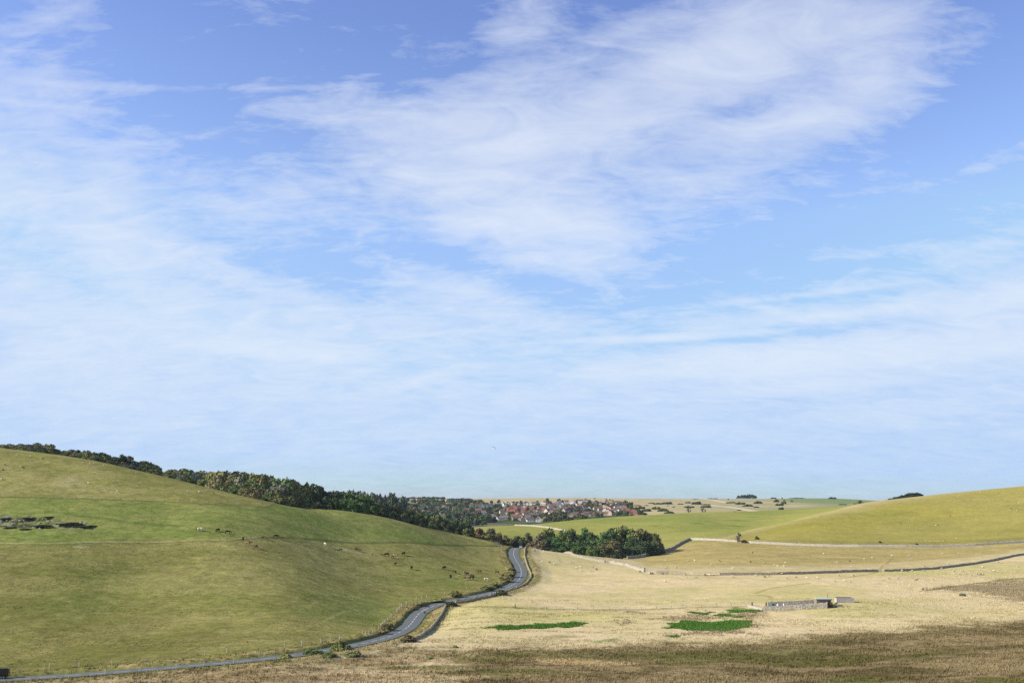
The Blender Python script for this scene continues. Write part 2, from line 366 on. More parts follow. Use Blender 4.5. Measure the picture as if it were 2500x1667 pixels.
# bank along the foot of the right-hand hill, behind the far wall
W5 = [(1683, 1318), (1760, 1321.5), (1836, 1326), (1920, 1330), (2006, 1333), (2100, 1335.5), (2210, 1336), (2380, 1333), (2500, 1327)]
w5 = [ray(u, v, 640, 900) for u, v in W5]
w5 = w5 + [(w5[-1][0] + 120, w5[-1][1] + 16)]
w5a = np.array([x / y for x, y in w5]); w5y = np.array([y for x, y in w5])
w5y = gsmooth(w5y[:, None], 1.2)[:, 0]
yb = np.interp(GA, w5a, w5y)[None, :]
amt = sstep(GA, pix(1800, 1330)[0], pix(1950, 1330)[0])[None, :]
GZ += amt * 2.6 * sstep(GYY - yb, 5.0, 9.0) * (1 - sstep(GYY - yb, 14, 90))

# chalk pit on the left hill: two ledges cut into the slope
pit0 = ray(60, 1275)
pu, pv = GX - pit0[0], GYY - pit0[1]
wob = (fbm(GX, GYY, 5, 6, 3) - .5)
def pitmask(dx, dy, rx, ry): return 1 - sstep(np.hypot((pu - dx) / rx, (pv - dy) / ry) + wob * .6, .55, 1.0)
PIT = np.maximum(pitmask(-14, 7, 34, 7), pitmask(6, -4, 32, 5.5)) * (np.abs(pv) < 40)
GZ -= PIT * (1.5 + 1.4 * wob)

# ------------------------------------------------------------------ objects: naming helpers
def tag(o, label=None, cat=None, group=None, kind=None):
    if label: o['label'] = label
    if cat: o['category'] = cat
    if group: o['group'] = group
    if kind: o['kind'] = kind
    return o
def link(o, parent=None):
    C.objects.link(o)
    if parent is not None: o.parent = parent
    return o
def empty(name, loc, rz=0.0):
    o = D.objects.new(name, None); o.empty_display_size = 0.5
    o.location = loc; o.rotation_euler = (0, 0, rz)
    return link(o)
def np_mesh(name, V, Fc, mats=(), smooth=False, col=None, mi=None):
    """V (n,3), Fc list of tuples or (m,k) array"""
    me = D.meshes.new(name)
    if isinstance(Fc, np.ndarray):
        m, k = Fc.shape
        me.vertices.add(len(V)); me.vertices.foreach_set('co', np.asarray(V, np.float32).ravel())
        me.loops.add(m * k); me.loops.foreach_set('vertex_index', Fc.astype(np.int32).ravel())
        me.polygons.add(m); me.polygons.foreach_set('loop_start', np.arange(0, m * k, k, dtype=np.int32))
        if mi is not None: me.polygons.foreach_set('material_index', np.asarray(mi, np.int32))
        me.update(calc_edges=True)
    else:
        me.from_pydata([tuple(v) for v in V], [], Fc)
        if mi is not None: me.polygons.foreach_set('material_index', np.asarray(mi, np.int32))
    for m_ in mats: me.materials.append(m_)
    if smooth: me.polygons.foreach_set('use_smooth', np.ones(len(me.polygons), bool))
    if col is not None:
        at_ = me.color_attributes.new('albedo', 'FLOAT_COLOR', 'POINT')
        cc = np.ones((len(V), 4), np.float32); cc[:, :3] = col
        at_.data.foreach_set('color', cc.ravel())
    me.validate()
    return me
def mesh_obj(name, me, parent=None, loc=None, rz=None, color=None):
    o = D.objects.new(name, me)
    if loc is not None: o.location = loc
    if rz is not None: o.rotation_euler = (0, 0, rz)
    if color is not None: o.color = (*color, 1)
    return link(o, parent)
ONES = ['', 'first', 'second', 'third', 'fourth', 'fifth', 'sixth', 'seventh', 'eighth', 'ninth', 'tenth', 'eleventh', 'twelfth', 'thirteenth',
        'fourteenth', 'fifteenth', 'sixteenth', 'seventeenth', 'eighteenth', 'nineteenth']
TENS = ['', '', 'twent', 'thirt', 'fort', 'fift', 'sixt', 'sevent', 'eight', 'ninet']
def ordinal(n):
    if n < 20: return ONES[n]
    if n >= 100: return 'hundredth' if n == 100 else 'hundred and ' + ordinal(n - 100)
    return TENS[n // 10] + ('ieth' if n % 10 == 0 else 'y-' + ONES[n % 10])
def fromleft(i, n):
    """i counts from 0 at the left"""
    if n == 1: return 'the only one'
    if i == 0: return 'leftmost'
    if i == n - 1: return 'rightmost'
    if i < (n + 1) // 2: return ordinal(i + 1) + ' from left'
    return ordinal(n - i) + ' from right'

# ------------------------------------------------------------------ materials
def new_mat(name):
    m = D.materials.new(name); m.use_nodes = True
    t = NT(m.node_tree); b = m.node_tree.nodes['Principled BSDF']
    b.inputs['Roughness'].default_value = 0.9
    b.inputs['Specular IOR Level'].default_value = 0.15
    return m, t, b
def plain(name, col, rough=0.8, metal=0.0, spec=0.3, var=0.12, scale=3.0):
    m, t, b = new_mat(name)
    tc = t.n.new('ShaderNodeTexCoord').outputs['Object']
    f = t.noise(tc, scale, 4, 0.6)
    c = t.mix(1.0, (*col, 1), t.ramp(f, [(0.25, (1 - var,) * 3), (0.75, (1 + var,) * 3)]), 'MULTIPLY')
    t.l.new(c, b.inputs['Base Color'])
    b.inputs['Roughness'].default_value = rough; b.inputs['Metallic'].default_value = metal
    b.inputs['Specular IOR Level'].default_value = spec
    return m
def tinted(name, attr=False, rough=0.85, scale=1.5, var=0.15):
    """colour of the single object (Object Info) with a little weathering"""
    m, t, b = new_mat(name)
    oi = t.n.new('ShaderNodeObjectInfo')
    tc = t.n.new('ShaderNodeTexCoord').outputs['Object']
    f = t.noise(tc, scale, 3, 0.6)
    c = t.mix(1.0, oi.outputs['Color'], t.ramp(f, [(0.25, (1 - var,) * 3), (0.75, (1 + var,) * 3)]), 'MULTIPLY')
    if attr:
        at_ = t.n.new('ShaderNodeVertexColor'); at_.layer_name = 'albedo'
        c = t.mix(1.0, c, at_.outputs[0], 'MULTIPLY')
    t.l.new(c, b.inputs['Base Color']); b.inputs['Roughness'].default_value = rough
    return m
def ground_mat(name, fine, med, bump, streak=0.0):
    m, t, b = new_mat(name)
    pos = t.n.new('ShaderNodeNewGeometry').outputs['Position']
    va = t.n.new('ShaderNodeVertexColor'); va.layer_name = 'albedo'
    f1 = t.noise(t.mapping(pos, scale=(.6, 1, 1)), 1.1, 4, 0.72)
    f2 = t.noise(t.mapping(pos, scale=(.6, 1, 1)), 0.34, 6, 0.74, 0.4)
    f3 = t.noise(pos, 0.045, 4, 0.6, 0.8)
    k = t.math('MULTIPLY', t.maprange(f1, 0.28, 0.72, 1 - fine, 1 + fine), t.maprange(f2, 0.28, 0.72, 1 - med, 1 + med))
    k = t.math('MULTIPLY', k, t.maprange(f3, 0.3, 0.7, 1 - 0.4 * med, 1 + 0.4 * med))
    c = t.vmath('MULTIPLY', va.outputs[0], t.comb(k, k, k))
    # dry straw against greener blades
    hue = t.maprange(t.noise(t.vmath('ADD', pos, (91.0, 13.0, 7.0)), 0.5, 5, 0.7, 0.5), 0.35, 0.65, 0.0, 1.0)
    c = t.mix(t.math('MULTIPLY', hue, 0.55), c, t.vmath('MULTIPLY', c, (1.22, 1.12, 1.12)))
    t.l.new(c, b.inputs['Base Color'])
    b.inputs['Roughness'].default_value = 1.0; b.inputs['Specular IOR Level'].default_value = 0.0
    bp = t.n.new('ShaderNodeBump'); bp.inputs['Strength'].default_value = bump; bp.inputs['Distance'].default_value = 0.35
    hh = t.math('ADD', t.noise(pos, 0.9, 5, 0.7), t.math('MULTIPLY', t.noise(pos, 0.2, 3, 0.6), 2.0))
    t.l.new(hh, bp.inputs['Height']); t.l.new(bp.outputs[0], b.inputs['Normal'])
    return m

# ------------------------------------------------------------------ ground colour (albedo of each sward, with its own paths and patches)
def line_y(pts):
    """boundary distance as a function of bearing from ground points"""
    P = sorted(((x / y, y) for x, y in pts))
    return np.interp(GA, [p[0] for p in P], [p[1] for p in P])[None, :]
B1px = [(560, 1625), (800, 1610), (905, 1588), (985, 1578), (1100, 1588), (1190, 1590), (1330, 1581), (1500, 1576), (1700, 1566), (1850, 1567), (2000, 1553), (2200, 1535), (2350, 1522), (2500, 1509)]
B1 = line_y([ray(u, v) for u, v in B1px]) + (fbm(GX, GYY, 14, 3, 5, .62) - .5) * 26
W1 = [(1285, 1331.5), (1340, 1343.5), (1400, 1356.5), (1477, 1373)]
W1B = [(1489, 1374), (1530, 1381), (1574, 1396)]
W2 = [(1577, 1399), (1605, 1401.5), (1632, 1402)]
W2B = [(1650, 1403.5), (1674, 1404)]
W3 = [(1757, 1404), (1900, 1402.5), (2020, 1399), (2144, 1395)]
W4 = [(2158, 1395), (2278, 1389.5), (2380, 1377), (2440, 1366), (2500, 1354.5)]
def wallpts(px, lo=150, hi=1400): return [ray(u, v, lo, hi) for u, v in px]
w1, w1b, w2, w2b, w3, w4 = (wallpts(w, 400) for w in (W1, W1B, W2, W2B, W3, W4))
w4 = w4 + [(w4[-1][0] + 60, w4[-1][1] + 50)]
B2 = line_y(w1 + w1b + w2 + w2b + w3 + w4)
B3 = line_y([at(1262, 668), at(1400, 672), ray(1535, 1348, 600), ray(1600, 1335, 600)] + list(zip(w5a * w5y, w5y)))
B4 = line_y([at(1262, 676), at(1400, 680), at(1600, 760), at(1690, 775), at(1750, 812), at(1816, 862), at(1904, 915), at(2006, 962), at(2110, 1022), at(2300, 1110), at(2500, 1160), at(3300, 1300)])
B5 = line_y([at(-800, 900), at(700, 900), at(1000, 1080), at(1200, 1055), at(1250, 1065), at(1400, 1150), at(1600, 1210), at(1700, 1230), at(2000, 1240), at(3300, 1400)])

ZONE = np.zeros(GX.shape, int)            # 0 pasture 1 dry field 2 scrub 3 sheep field 4 right hill 5 green field 6 far hills
R_ = ~LEFT
ZONE[R_] = 1
ZONE[R_ & (GYY < B1)] = 2
ZONE[R_ & (GYY > B2)] = 3
ZONE[R_ & (GYY > B3)] = 4
ZONE[R_ & (GYY > B4)] = 5
ZONE[GYY > B5] = 6
ZONE[LEFT & (GYY > 700) & (GX > pix(1000, 1300)[0] * GYY) & (GYY < B5)] = 5
n_big = fbm(GX, GYY, 55, 1, 4); n_med = fbm(GX * .6, GYY, 13, 2, 4); n_sm = fbm(GX, GYY, 3.0, 5, 3)
n_huge = fbm(GX, GYY, 240, 6, 4)
def mixc(c0, c1, t): return np.asarray(c0) * (1 - t[..., None]) + np.asarray(c1) * t[..., None]
COL = np.zeros(GX.shape + (3,))
def setz(z, c): COL[ZONE == z] = c[ZONE == z]
def poly_mask(pts, soft=1.0, rough=3.0, scale=6.0, seed=3):
    """soft-edged mask of a ground polygon (list of x,y), with a ragged outline"""
    P = np.array(pts)
    lo, hi = P.min(0) - rough - soft - 2, P.max(0) + rough + soft + 2
    M = np.zeros(GX.shape)
    sel = (GX > lo[0]) & (GX < hi[0]) & (GYY > lo[1]) & (GYY < hi[1])
    if not sel.any(): return M
    x = GX[sel] + (fbm(GX[sel], GYY[sel], scale, seed, 3) - .5) * 2 * rough
    y = GYY[sel] + (fbm(GX[sel], GYY[sel], scale, seed + 2, 3) - .5) * 2 * rough * 1.6
    ins = np.zeros(x.shape, bool); dist = np.full(x.shape, 1e9)
    for i in range(len(P)):
        (x0, y0), (x1, y1) = P[i], P[(i + 1) % len(P)]
        c = (y0 > y) != (y1 > y)
        with np.errstate(divide='ignore', invalid='ignore'):
            ins ^= c & (x < (x1 - x0) * (y - y0) / (y1 - y0) + x0)
        dx, dy = x1 - x0, y1 - y0; L = dx * dx + dy * dy + 1e-9
        t = np.clip(((x - x0) * dx + (y - y0) * dy) / L, 0, 1)
        dist = np.minimum(dist, np.hypot(x - x0 - t * dx, y - y0 - t * dy))
    M[sel] = sstep(np.where(ins, dist, -dist), -soft, soft)
    return M
def path_mask(pts, width, wob=0.6):
    P = np.array(pts)
    lo, hi = P.min(0) - width * 4, P.max(0) + width * 4
    M = np.zeros(GX.shape)
    sel = (GX > lo[0]) & (GX < hi[0]) & (GYY > lo[1]) & (GYY < hi[1])
    x = GX[sel]; y = GYY[sel] + (fbm(GX[sel], GYY[sel], 16, 4, 3) - .5) * wob * 2
    dist = np.full(x.shape, 1e9)
    for (x0, y0), (x1, y1) in zip(P[:-1], P[1:]):
        dx, dy = x1 - x0, y1 - y0; L = dx * dx + dy * dy + 1e-9
        t = np.clip(((x - x0) * dx + (y - y0) * dy) / L, 0, 1)
        dist = np.minimum(dist, np.hypot(x - x0 - t * dx, y - y0 - t * dy))
    M[sel] = 1 - sstep(dist, width * .4, width)
    return M
def rays(px, lo=150, hi=6000): return [ray(u, v, lo, hi) for u, v in px]
def darken(M, k): global COL; COL = COL * (1 - M[..., None] * (1 - k))
def lay(M, c): global COL; COL = COL * (1 - M[..., None]) + np.asarray(c) * M[..., None]

# left pasture: yellow-olive turf, greener in the hollow and near the road
g_fence = rays([(-300, 1206), (0, 1212), (150, 1215), (350, 1222), (520, 1231), (650, 1238), (700, 1231), (760, 1238)], 300, 900)
g_track = rays([(-300, 1330), (0, 1326), (120, 1326), (300, 1322), (450, 1319), (560, 1317), (640, 1312), (690, 1311), (800, 1319), (900, 1324), (1050, 1328), (1226, 1333)], 300, 900)
YF, YT = line_y(g_fence), line_y(g_track)
olive = mixc((.166, .164, .045), (.214, .197, .066), sstep(n_med * .6 + n_sm * .4, .36, .64))
green = mixc((.118, .158, .034), (.168, .186, .048), sstep(n_med * .5 + n_sm * .5, .35, .65))
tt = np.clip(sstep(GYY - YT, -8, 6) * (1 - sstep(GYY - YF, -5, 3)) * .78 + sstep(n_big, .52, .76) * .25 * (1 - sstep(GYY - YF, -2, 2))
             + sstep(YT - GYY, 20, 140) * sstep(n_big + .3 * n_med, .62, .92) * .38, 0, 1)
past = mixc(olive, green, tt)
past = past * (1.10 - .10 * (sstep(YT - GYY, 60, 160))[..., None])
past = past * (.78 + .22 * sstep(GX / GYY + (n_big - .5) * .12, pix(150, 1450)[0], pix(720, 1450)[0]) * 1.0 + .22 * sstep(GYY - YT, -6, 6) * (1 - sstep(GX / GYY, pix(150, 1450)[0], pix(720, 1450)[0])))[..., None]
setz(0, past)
lay(path_mask(g_track[:7], 1.6, 1.2) * .6, (.30, .27, .12))
off = lambda P, d: [(x, y + d) for x, y in P]
lay(path_mask(off(g_track, -2.2), 1.5, 1.0) * .4, (.07, .085, .025))
lay(path_mask(off(g_track[6:], 0), 2.0, 1.0) * .55, (.07, .085, .025))
lay(path_mask(off(g_fence, -.8), 1.6, .8) * .55, (.075, .09, .028))
lay(path_mask(rays([(745, 1326), (800, 1334), (860, 1345), (930, 1353)], 300, 700), 1.6, .6) * .45, (.30, .27, .13))
for px in ([(1100, 1412), (1140, 1398), (1152, 1384), (1158, 1380)], [(1136, 1411), (1150, 1396), (1163, 1382)], [(790, 1517), (812, 1504), (845, 1490)]):
    lay(path_mask(rays(px, 300, 700), .8, .2) * .4, (.30, .28, .12))
lay(path_mask(rays([(120, 1250), (220, 1262), (330, 1275), (440, 1283)], 300, 700), 3.0, 1.5) * .5, (.075, .12, .025))
for (u, v, ru, rv) in ((170, 1215 - 45, 60, 9), (200, 1335, 25, 3), (150, 1182, 60, 8)):
    x0, y0 = ray(u, v); lay((1 - sstep(np.hypot((GX - x0) / (ru * .2), (GYY - y0) / (rv * .9)) + n_med - .5, .3, 1)) * .5, (.33, .28, .16))
lay(PIT * sstep(fbm(GX, GYY, 3.5, 2, 3), .50, .66) * .55, (.20, .20, .16))
lay(PIT * (1 - sstep(fbm(GX, GYY, 3.5, 2, 3), .48, .66)) * .9, (.06, .062, .030))

# pale, sun-bleached field beside the road
pale = mixc((.52, .425, .228), (.45, .385, .172), sstep(n_med * .55 + n_big * .45, .42, .60))
pale = mixc(pale, (.41, .375, .142), sstep(n_big, .55, .75) * .55)
pale = mixc(pale, (.57, .465, .28), sstep(n_huge + .2 * n_med, .60, .74) * .5)
setz(1, pale)
# sheep field between the two walls, browner towards the far wall
fr = sstep(GYY - B2, 30, 110)
sf = mixc(mixc((.46, .385, .205), (.43, .36, .17), sstep(n_med, .4, .6)), mixc((.36, .29, .112), (.30, .248, .088), sstep(n_med * .5 + n_sm * .5, .38, .62)), np.clip(fr * sstep(GA, .02, .2)[None, :] + .2 * fr, 0, 1))
setz(3, sf)
# right-hand hill and its drier crest
rh = mixc((.290, .255, .056), (.245, .230, .048), sstep(n_med * .4 + n_big * .6, .4, .6))
rh = mixc(rh, (.31, .265, .085), sstep(n_huge, .5, .7) * .5)
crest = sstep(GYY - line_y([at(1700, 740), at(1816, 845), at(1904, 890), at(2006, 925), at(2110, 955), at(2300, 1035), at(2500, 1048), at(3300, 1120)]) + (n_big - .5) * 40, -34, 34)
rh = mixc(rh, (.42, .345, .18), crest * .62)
bank_shade = amt * sstep(GYY - yb, 4, 6) * (1 - sstep(GYY - yb, 11, 15))
rh = mixc(rh, (.20, .18, .06), bank_shade * .8)  # shade on the steep bank face painted darker into the turf
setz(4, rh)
gf = mixc((.255, .258, .066), (.205, .225, .055), sstep(n_big * .7 + n_med * .3, .42, .62))
gf = mixc(gf, (.29, .262, .085), sstep(n_huge, .5, .72) * .55)
setz(5, gf)
for (u, v, ru, rv) in ((1702, 1277, 20, 2.2), (1800, 1284, 26, 2.5), (1600, 1283, 22, 2.5), (1728, 1272, 12, 1.2), (1835, 1262, 20, 1.4), (1800, 1270, 40, 2)):
    x0, y0 = ray(u, v, 700, 1250); lay((1 - sstep(np.hypot((GX - x0) / (ru * .5), (GYY - y0) / (rv * 6)) + (n_med - .5) * .6, .2, 1)) * .75, (.10, .17, .03))
# far downs: pale stubble and turf
fh = mixc((.40, .335, .185), (.345, .30, .150), sstep(n_big, .4, .6))
grn = sstep(GX / GYY, pix(1560, 1220)[0], pix(2050, 1220)[0]) * sstep(n_huge + .3 * sstep(GA, .15, .4)[None, :], .38, .66)
fh = mixc(fh, (.19, .225, .09), grn * .75)
vn = (n_huge - .5) * 300 + (n_big - .5) * 120
vill = (GYY + vn < 2500) & (GX + vn * .35 < pix(1548, 1240)[0] * GYY)
fh = np.where(vill[..., None], mixc((.060, .075, .030), (.10, .105, .045), sstep(n_big, .4, .65)), fh)
setz(6, fh)
for px, wd in (([(1700, 1217), (1762, 1224), (1850, 1235)], 14), ([(1735, 1232), (1800, 1240), (1880, 1252)], 14)):
    lay(path_mask(rays(px, 1400, 4000), wd, 2) * .8, (.55, .47, .32))
lay(poly_mask(rays([(1900, 1218), (2060, 1217), (2140, 1224), (2060, 1230), (1930, 1226)], 1400, 4000), 12, 10, 60) * .6, (.13, .21, .07))
# sheep paths and dry ground marks in the pale field
for px in ([(2150, 1394), (2120, 1402), (2080, 1408), (2040, 1412)], [(1978, 1423), (1900, 1432), (1870, 1438), (1845, 1448)], [(2176, 1362), (2168, 1373), (2152, 1384), (2148, 1394)], [(1885, 1462), (1878, 1455), (1850, 1452)]):
    lay(path_mask(rays(px), 1.3, .8) * .55, (.25, .19, .07))
lay(path_mask(rays([(1260, 1484), (1400, 1486), (1560, 1487), (1640, 1484), (1830, 1479)]), 1.0, .3) * .8, (.10, .10, .035))
lay(path_mask(rays([(1095, 1478), (1160, 1481), (1260, 1482)]), 2.2, .8) * .6, (.20, .15, .06))
lay(path_mask(rays([(1420, 1489), (1560, 1489), (1640, 1486)]), 1.4, .8) * .6, (.13, .16, .035))
GREEN_PATCHES = [[(1183, 1533), (1230, 1527), (1300, 1525), (1400, 1519), (1436, 1522), (1400, 1528), (1300, 1533), (1230, 1536)],
                 [(1628, 1534), (1640, 1521), (1680, 1516), (1740, 1519), (1790, 1512), (1842, 1515), (1838, 1525), (1800, 1535), (1770, 1541), (1720, 1537)],
                 [(1772, 1489), (1800, 1482), (1838, 1484), (1862, 1490), (1830, 1494), (1790, 1496)],
                 [(1440, 1569), (1470, 1561), (1505, 1557), (1503, 1564), (1460, 1571)],
                 [(1743, 1501), (1770, 1498), (1797, 1500), (1780, 1503)], [(1680, 1494), (1738, 1495), (1715, 1498)], [(1780, 1505), (1815, 1504), (1800, 1507)],
                 [(1628, 1552), (1655, 1551), (1650, 1555)], [(1318, 1551), (1360, 1548), (1405, 1555), (1350, 1557)]]
GP = [poly_mask(rays(p), 1.3, 2.4, 4) for p in GREEN_PATCHES]
for k, m_ in enumerate(GP):
    lay(m_ * (.82 if k < 8 else .5) * (.6 + .4 * sstep(n_sm, .3, .6)), (.085, .175, .028) if k < 8 else (.16, .16, .05))
# scrub: tall dry grass on the left, brown and olive growth on the right
wy = GYY + (fbm(GX, GYY, 26, 3, 3) - .5) * 22
n_s1 = fbm(GX * .60, wy, 8, 2, 5, .62); n_s2 = fbm(GX * .42, wy, 13, 5, 5, .62)
blond = mixc((.37, .29, .155), (.21, .155, .075), sstep(n_s1, .38, .62))
brown = mixc((.205, .155, .076), (.098, .078, .031), sstep(n_s1, .36, .62))
brown = mixc(brown, (.108, .104, .028), sstep(n_s2, .52, .68) * .7)
brown = mixc(brown, (.22, .17, .080), sstep(1 - n_s2, .55, .68) * .8)
xx = GX / GYY
rightness = sstep(xx + (n_s2 - .5) * .10, pix(1090, 1600)[0], pix(1180, 1600)[0])
sc = mixc(blond, brown, rightness)
sc = mixc(sc, (.10, .115, .030), sstep(fbm(GX * .5, GYY, 11, 7, 3), .58, .70) * (1 - rightness) * .7)
setz(2, sc * 1.10)
lay(poly_mask(rays([(1290, 1612), (1340, 1606), (1420, 1606), (1520, 1614), (1570, 1620), (1480, 1625), (1350, 1622)]), 1, 2, 6), (.36, .27, .125))
lay(poly_mask(rays([(1110, 1600), (1300, 1595), (1600, 1588), (2000, 1575), (2090, 1592), (1900, 1605), (1560, 1612), (1300, 1604)]), 2, 3, 9) * .55, (.105, .105, .030))
lay(poly_mask(rays([(1100, 1640), (1300, 1632), (1430, 1640), (1300, 1648)]), 2, 3, 9) * .55, (.11, .125, .03))
for px in ([(2190, 1607), (2260, 1602), (2330, 1605), (2260, 1613)], [(2000, 1658), (2100, 1655), (2200, 1662), (2050, 1667)]):
    lay(poly_mask(rays(px), 1, 2, 6) * .7, (.085, .105, .025))
sp = poly_mask(rays([(2270, 1440), (2330, 1432), (2420, 1420), (2600, 1400), (2640, 1470), (2500, 1464), (2420, 1455), (2370, 1444)]), 6, 9, 12)
lay(sp * .8, (.24, .19, .11))
lay(path_mask(rays([(2280, 1441), (2360, 1449), (2430, 1462), (2500, 1474), (2560, 1482)]), 3, 2) * .6, (.42, .345, .20))
lay(path_mask(rays([(2265, 1440), (2330, 1431), (2420, 1419), (2500, 1410)]), 2, 1) * .6, (.14, .13, .045))
# the two swards run into each other along the scrub edge
edge = (~LEFT) & (ZONE <= 2) & (np.abs(ROADT) > 9)
bt = sstep(GYY - B1 + (n_sm - .5) * 22 + (n_med - .5) * 16, -9, 9)
emix = np.exp(-((GYY - B1) / 12) ** 2)[..., None] * edge[..., None]
COL = COL * (1 - emix) + emix * (mixc((.20, .16, .07), (.44, .36, .19), bt))
# verges beside the road: rough bents
vg = np.where(ROADT > 0, 1 - sstep(ROADT, 7.0, 9.5), 1 - sstep(-ROADT, 8.5, 11.5)) * (np.abs(ROADT) < 20)
lay(vg * .85, mixc((.30, .235, .105), (.17, .155, .05), sstep(n_sm * .5 + n_med * .5, .38, .6)))
lay((1 - sstep(np.abs(ROADT), 3.6, 4.8)) * .7, (.10, .125, .032))
GMAT = [ground_mat('pasture_turf', .26, .36, .55), ground_mat('bleached_grass', .12, .17, .5), ground_mat('scrub_ground', .30, .40, .9),
        ground_mat('grazed_grass', .20, .28, .6), ground_mat('hill_turf', .16, .24, .5), ground_mat('green_turf', .12, .22, .4), ground_mat('downland', .14, .22, .3)]
nr, nc = GX.shape
idx = np.arange(nr * nc).reshape(nr, nc)
quads = np.stack([idx[:-1, :-1], idx[:-1, 1:], idx[1:, 1:], idx[1:, :-1]], -1).reshape(-1, 4)
qz = ZONE[:-1, :-1].reshape(-1)
VV = np.stack([GX, GYY, GZ], -1).reshape(-1, 3); CC = COL.reshape(-1, 3)
# smooth normals across the sheet, shared by all its pieces
dzx = np.gradient(GZ, axis=1) / np.maximum(np.gradient(GX, axis=1), 1e-6)
NAMES = [('hill_pasture', 'broad grazed green hillside pasture left of the road', 'pasture'), ('dry_field', 'pale sun-bleached grass field right of the winding road', 'field'),
         ('scrubland', 'rough brown and straw scrub in the foreground below the road', 'scrubland'), ('sheep_field', 'tan grazed field between the two long stone walls', 'field'),
         ('grassy_hill', 'smooth yellow-green hill rising behind the far stone wall on the right', 'hill'), ('green_field', 'bright green field behind the dark tree clump', 'field'),
         ('far_hills', 'distant pale downs behind the village under the horizon', 'hills')]
GROUND = []
for z in range(7):
    q = quads[qz == z]
    used, inv = np.unique(q.ravel(), return_inverse=True)
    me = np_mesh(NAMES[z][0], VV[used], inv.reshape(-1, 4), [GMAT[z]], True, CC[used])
    GROUND.append(tag(mesh_obj(NAMES[z][0], me), NAMES[z][1], NAMES[z][2], None, 'structure'))

# ------------------------------------------------------------------ road surface and centre line
def strip(P, Nn, Z, w0, w1, dz):
    L = np.stack([P[:, 0] + Nn[:, 0] * w1, P[:, 1] + Nn[:, 1] * w1, Z + dz], 1)
    R = np.stack([P[:, 0] + Nn[:, 0] * w0, P[:, 1] + Nn[:, 1] * w0, Z + dz], 1)
    n = len(P); V = np.concatenate([L, R]); i = np.arange(n - 1)
    return V, np.stack([i + n, i + n + 1, i + 1, i], 1)
def road_mat():
    m, t, b = new_mat('asphalt')
    pos = t.n.new('ShaderNodeNewGeometry').outputs['Position']
    f = t.noise(pos, 0.25, 5, 0.65); g = t.noise(pos, 2.5, 3, 0.6)
    c = t.ramp(f, [(0.25, (.096, .104, .094)), (0.75, (.130, .138, .124))])
    c = t.mix(0.5, c, t.ramp(g, [(0.3, (.098, .106, .096)), (0.7, (.128, .136, .122))]))
    t.l.new(c, b.inputs['Base Color']); b.inputs['Roughness'].default_value = .8
    b.inputs['Specular IOR Level'].default_value = .3
    return m
V, Q = strip(RP, RN, RZ, -3.0, 3.0, 0.0)
road = tag(mesh_obj('road', np_mesh('road', V, Q, [road_mat()], True)), 'grey two-lane country road winding up the valley', 'road', None, 'structure')
paint = plain('road_paint', (.72, .72, .70), .7, var=.15, scale=.8)
arc = np.concatenate([[0], np.cumsum(np.hypot(*np.diff(RP, axis=0).T))])
VL, QL, nb = [], [], 0
for s0 in np.arange(2, arc[-1] - 5, 6.0):
    q = np.linspace(s0, s0 + 4.0, 5)
    P = np.stack([np.interp(q, arc, RP[:, 0]), np.interp(q, arc, RP[:, 1])], 1)
    Nn = np.stack([np.interp(q, arc, RN[:, 0]), np.interp(q, arc, RN[:, 1])], 1)
    V, Q = strip(P, Nn, np.interp(q, arc, RZ), -.085, .085, .012)
    VL.append(V); QL.append(Q + nb); nb += len(V)
o = mesh_obj('centre_line', np_mesh('centre_line', np.concatenate(VL), np.concatenate(QL), [paint]), road)
o['kind'] = 'stuff'

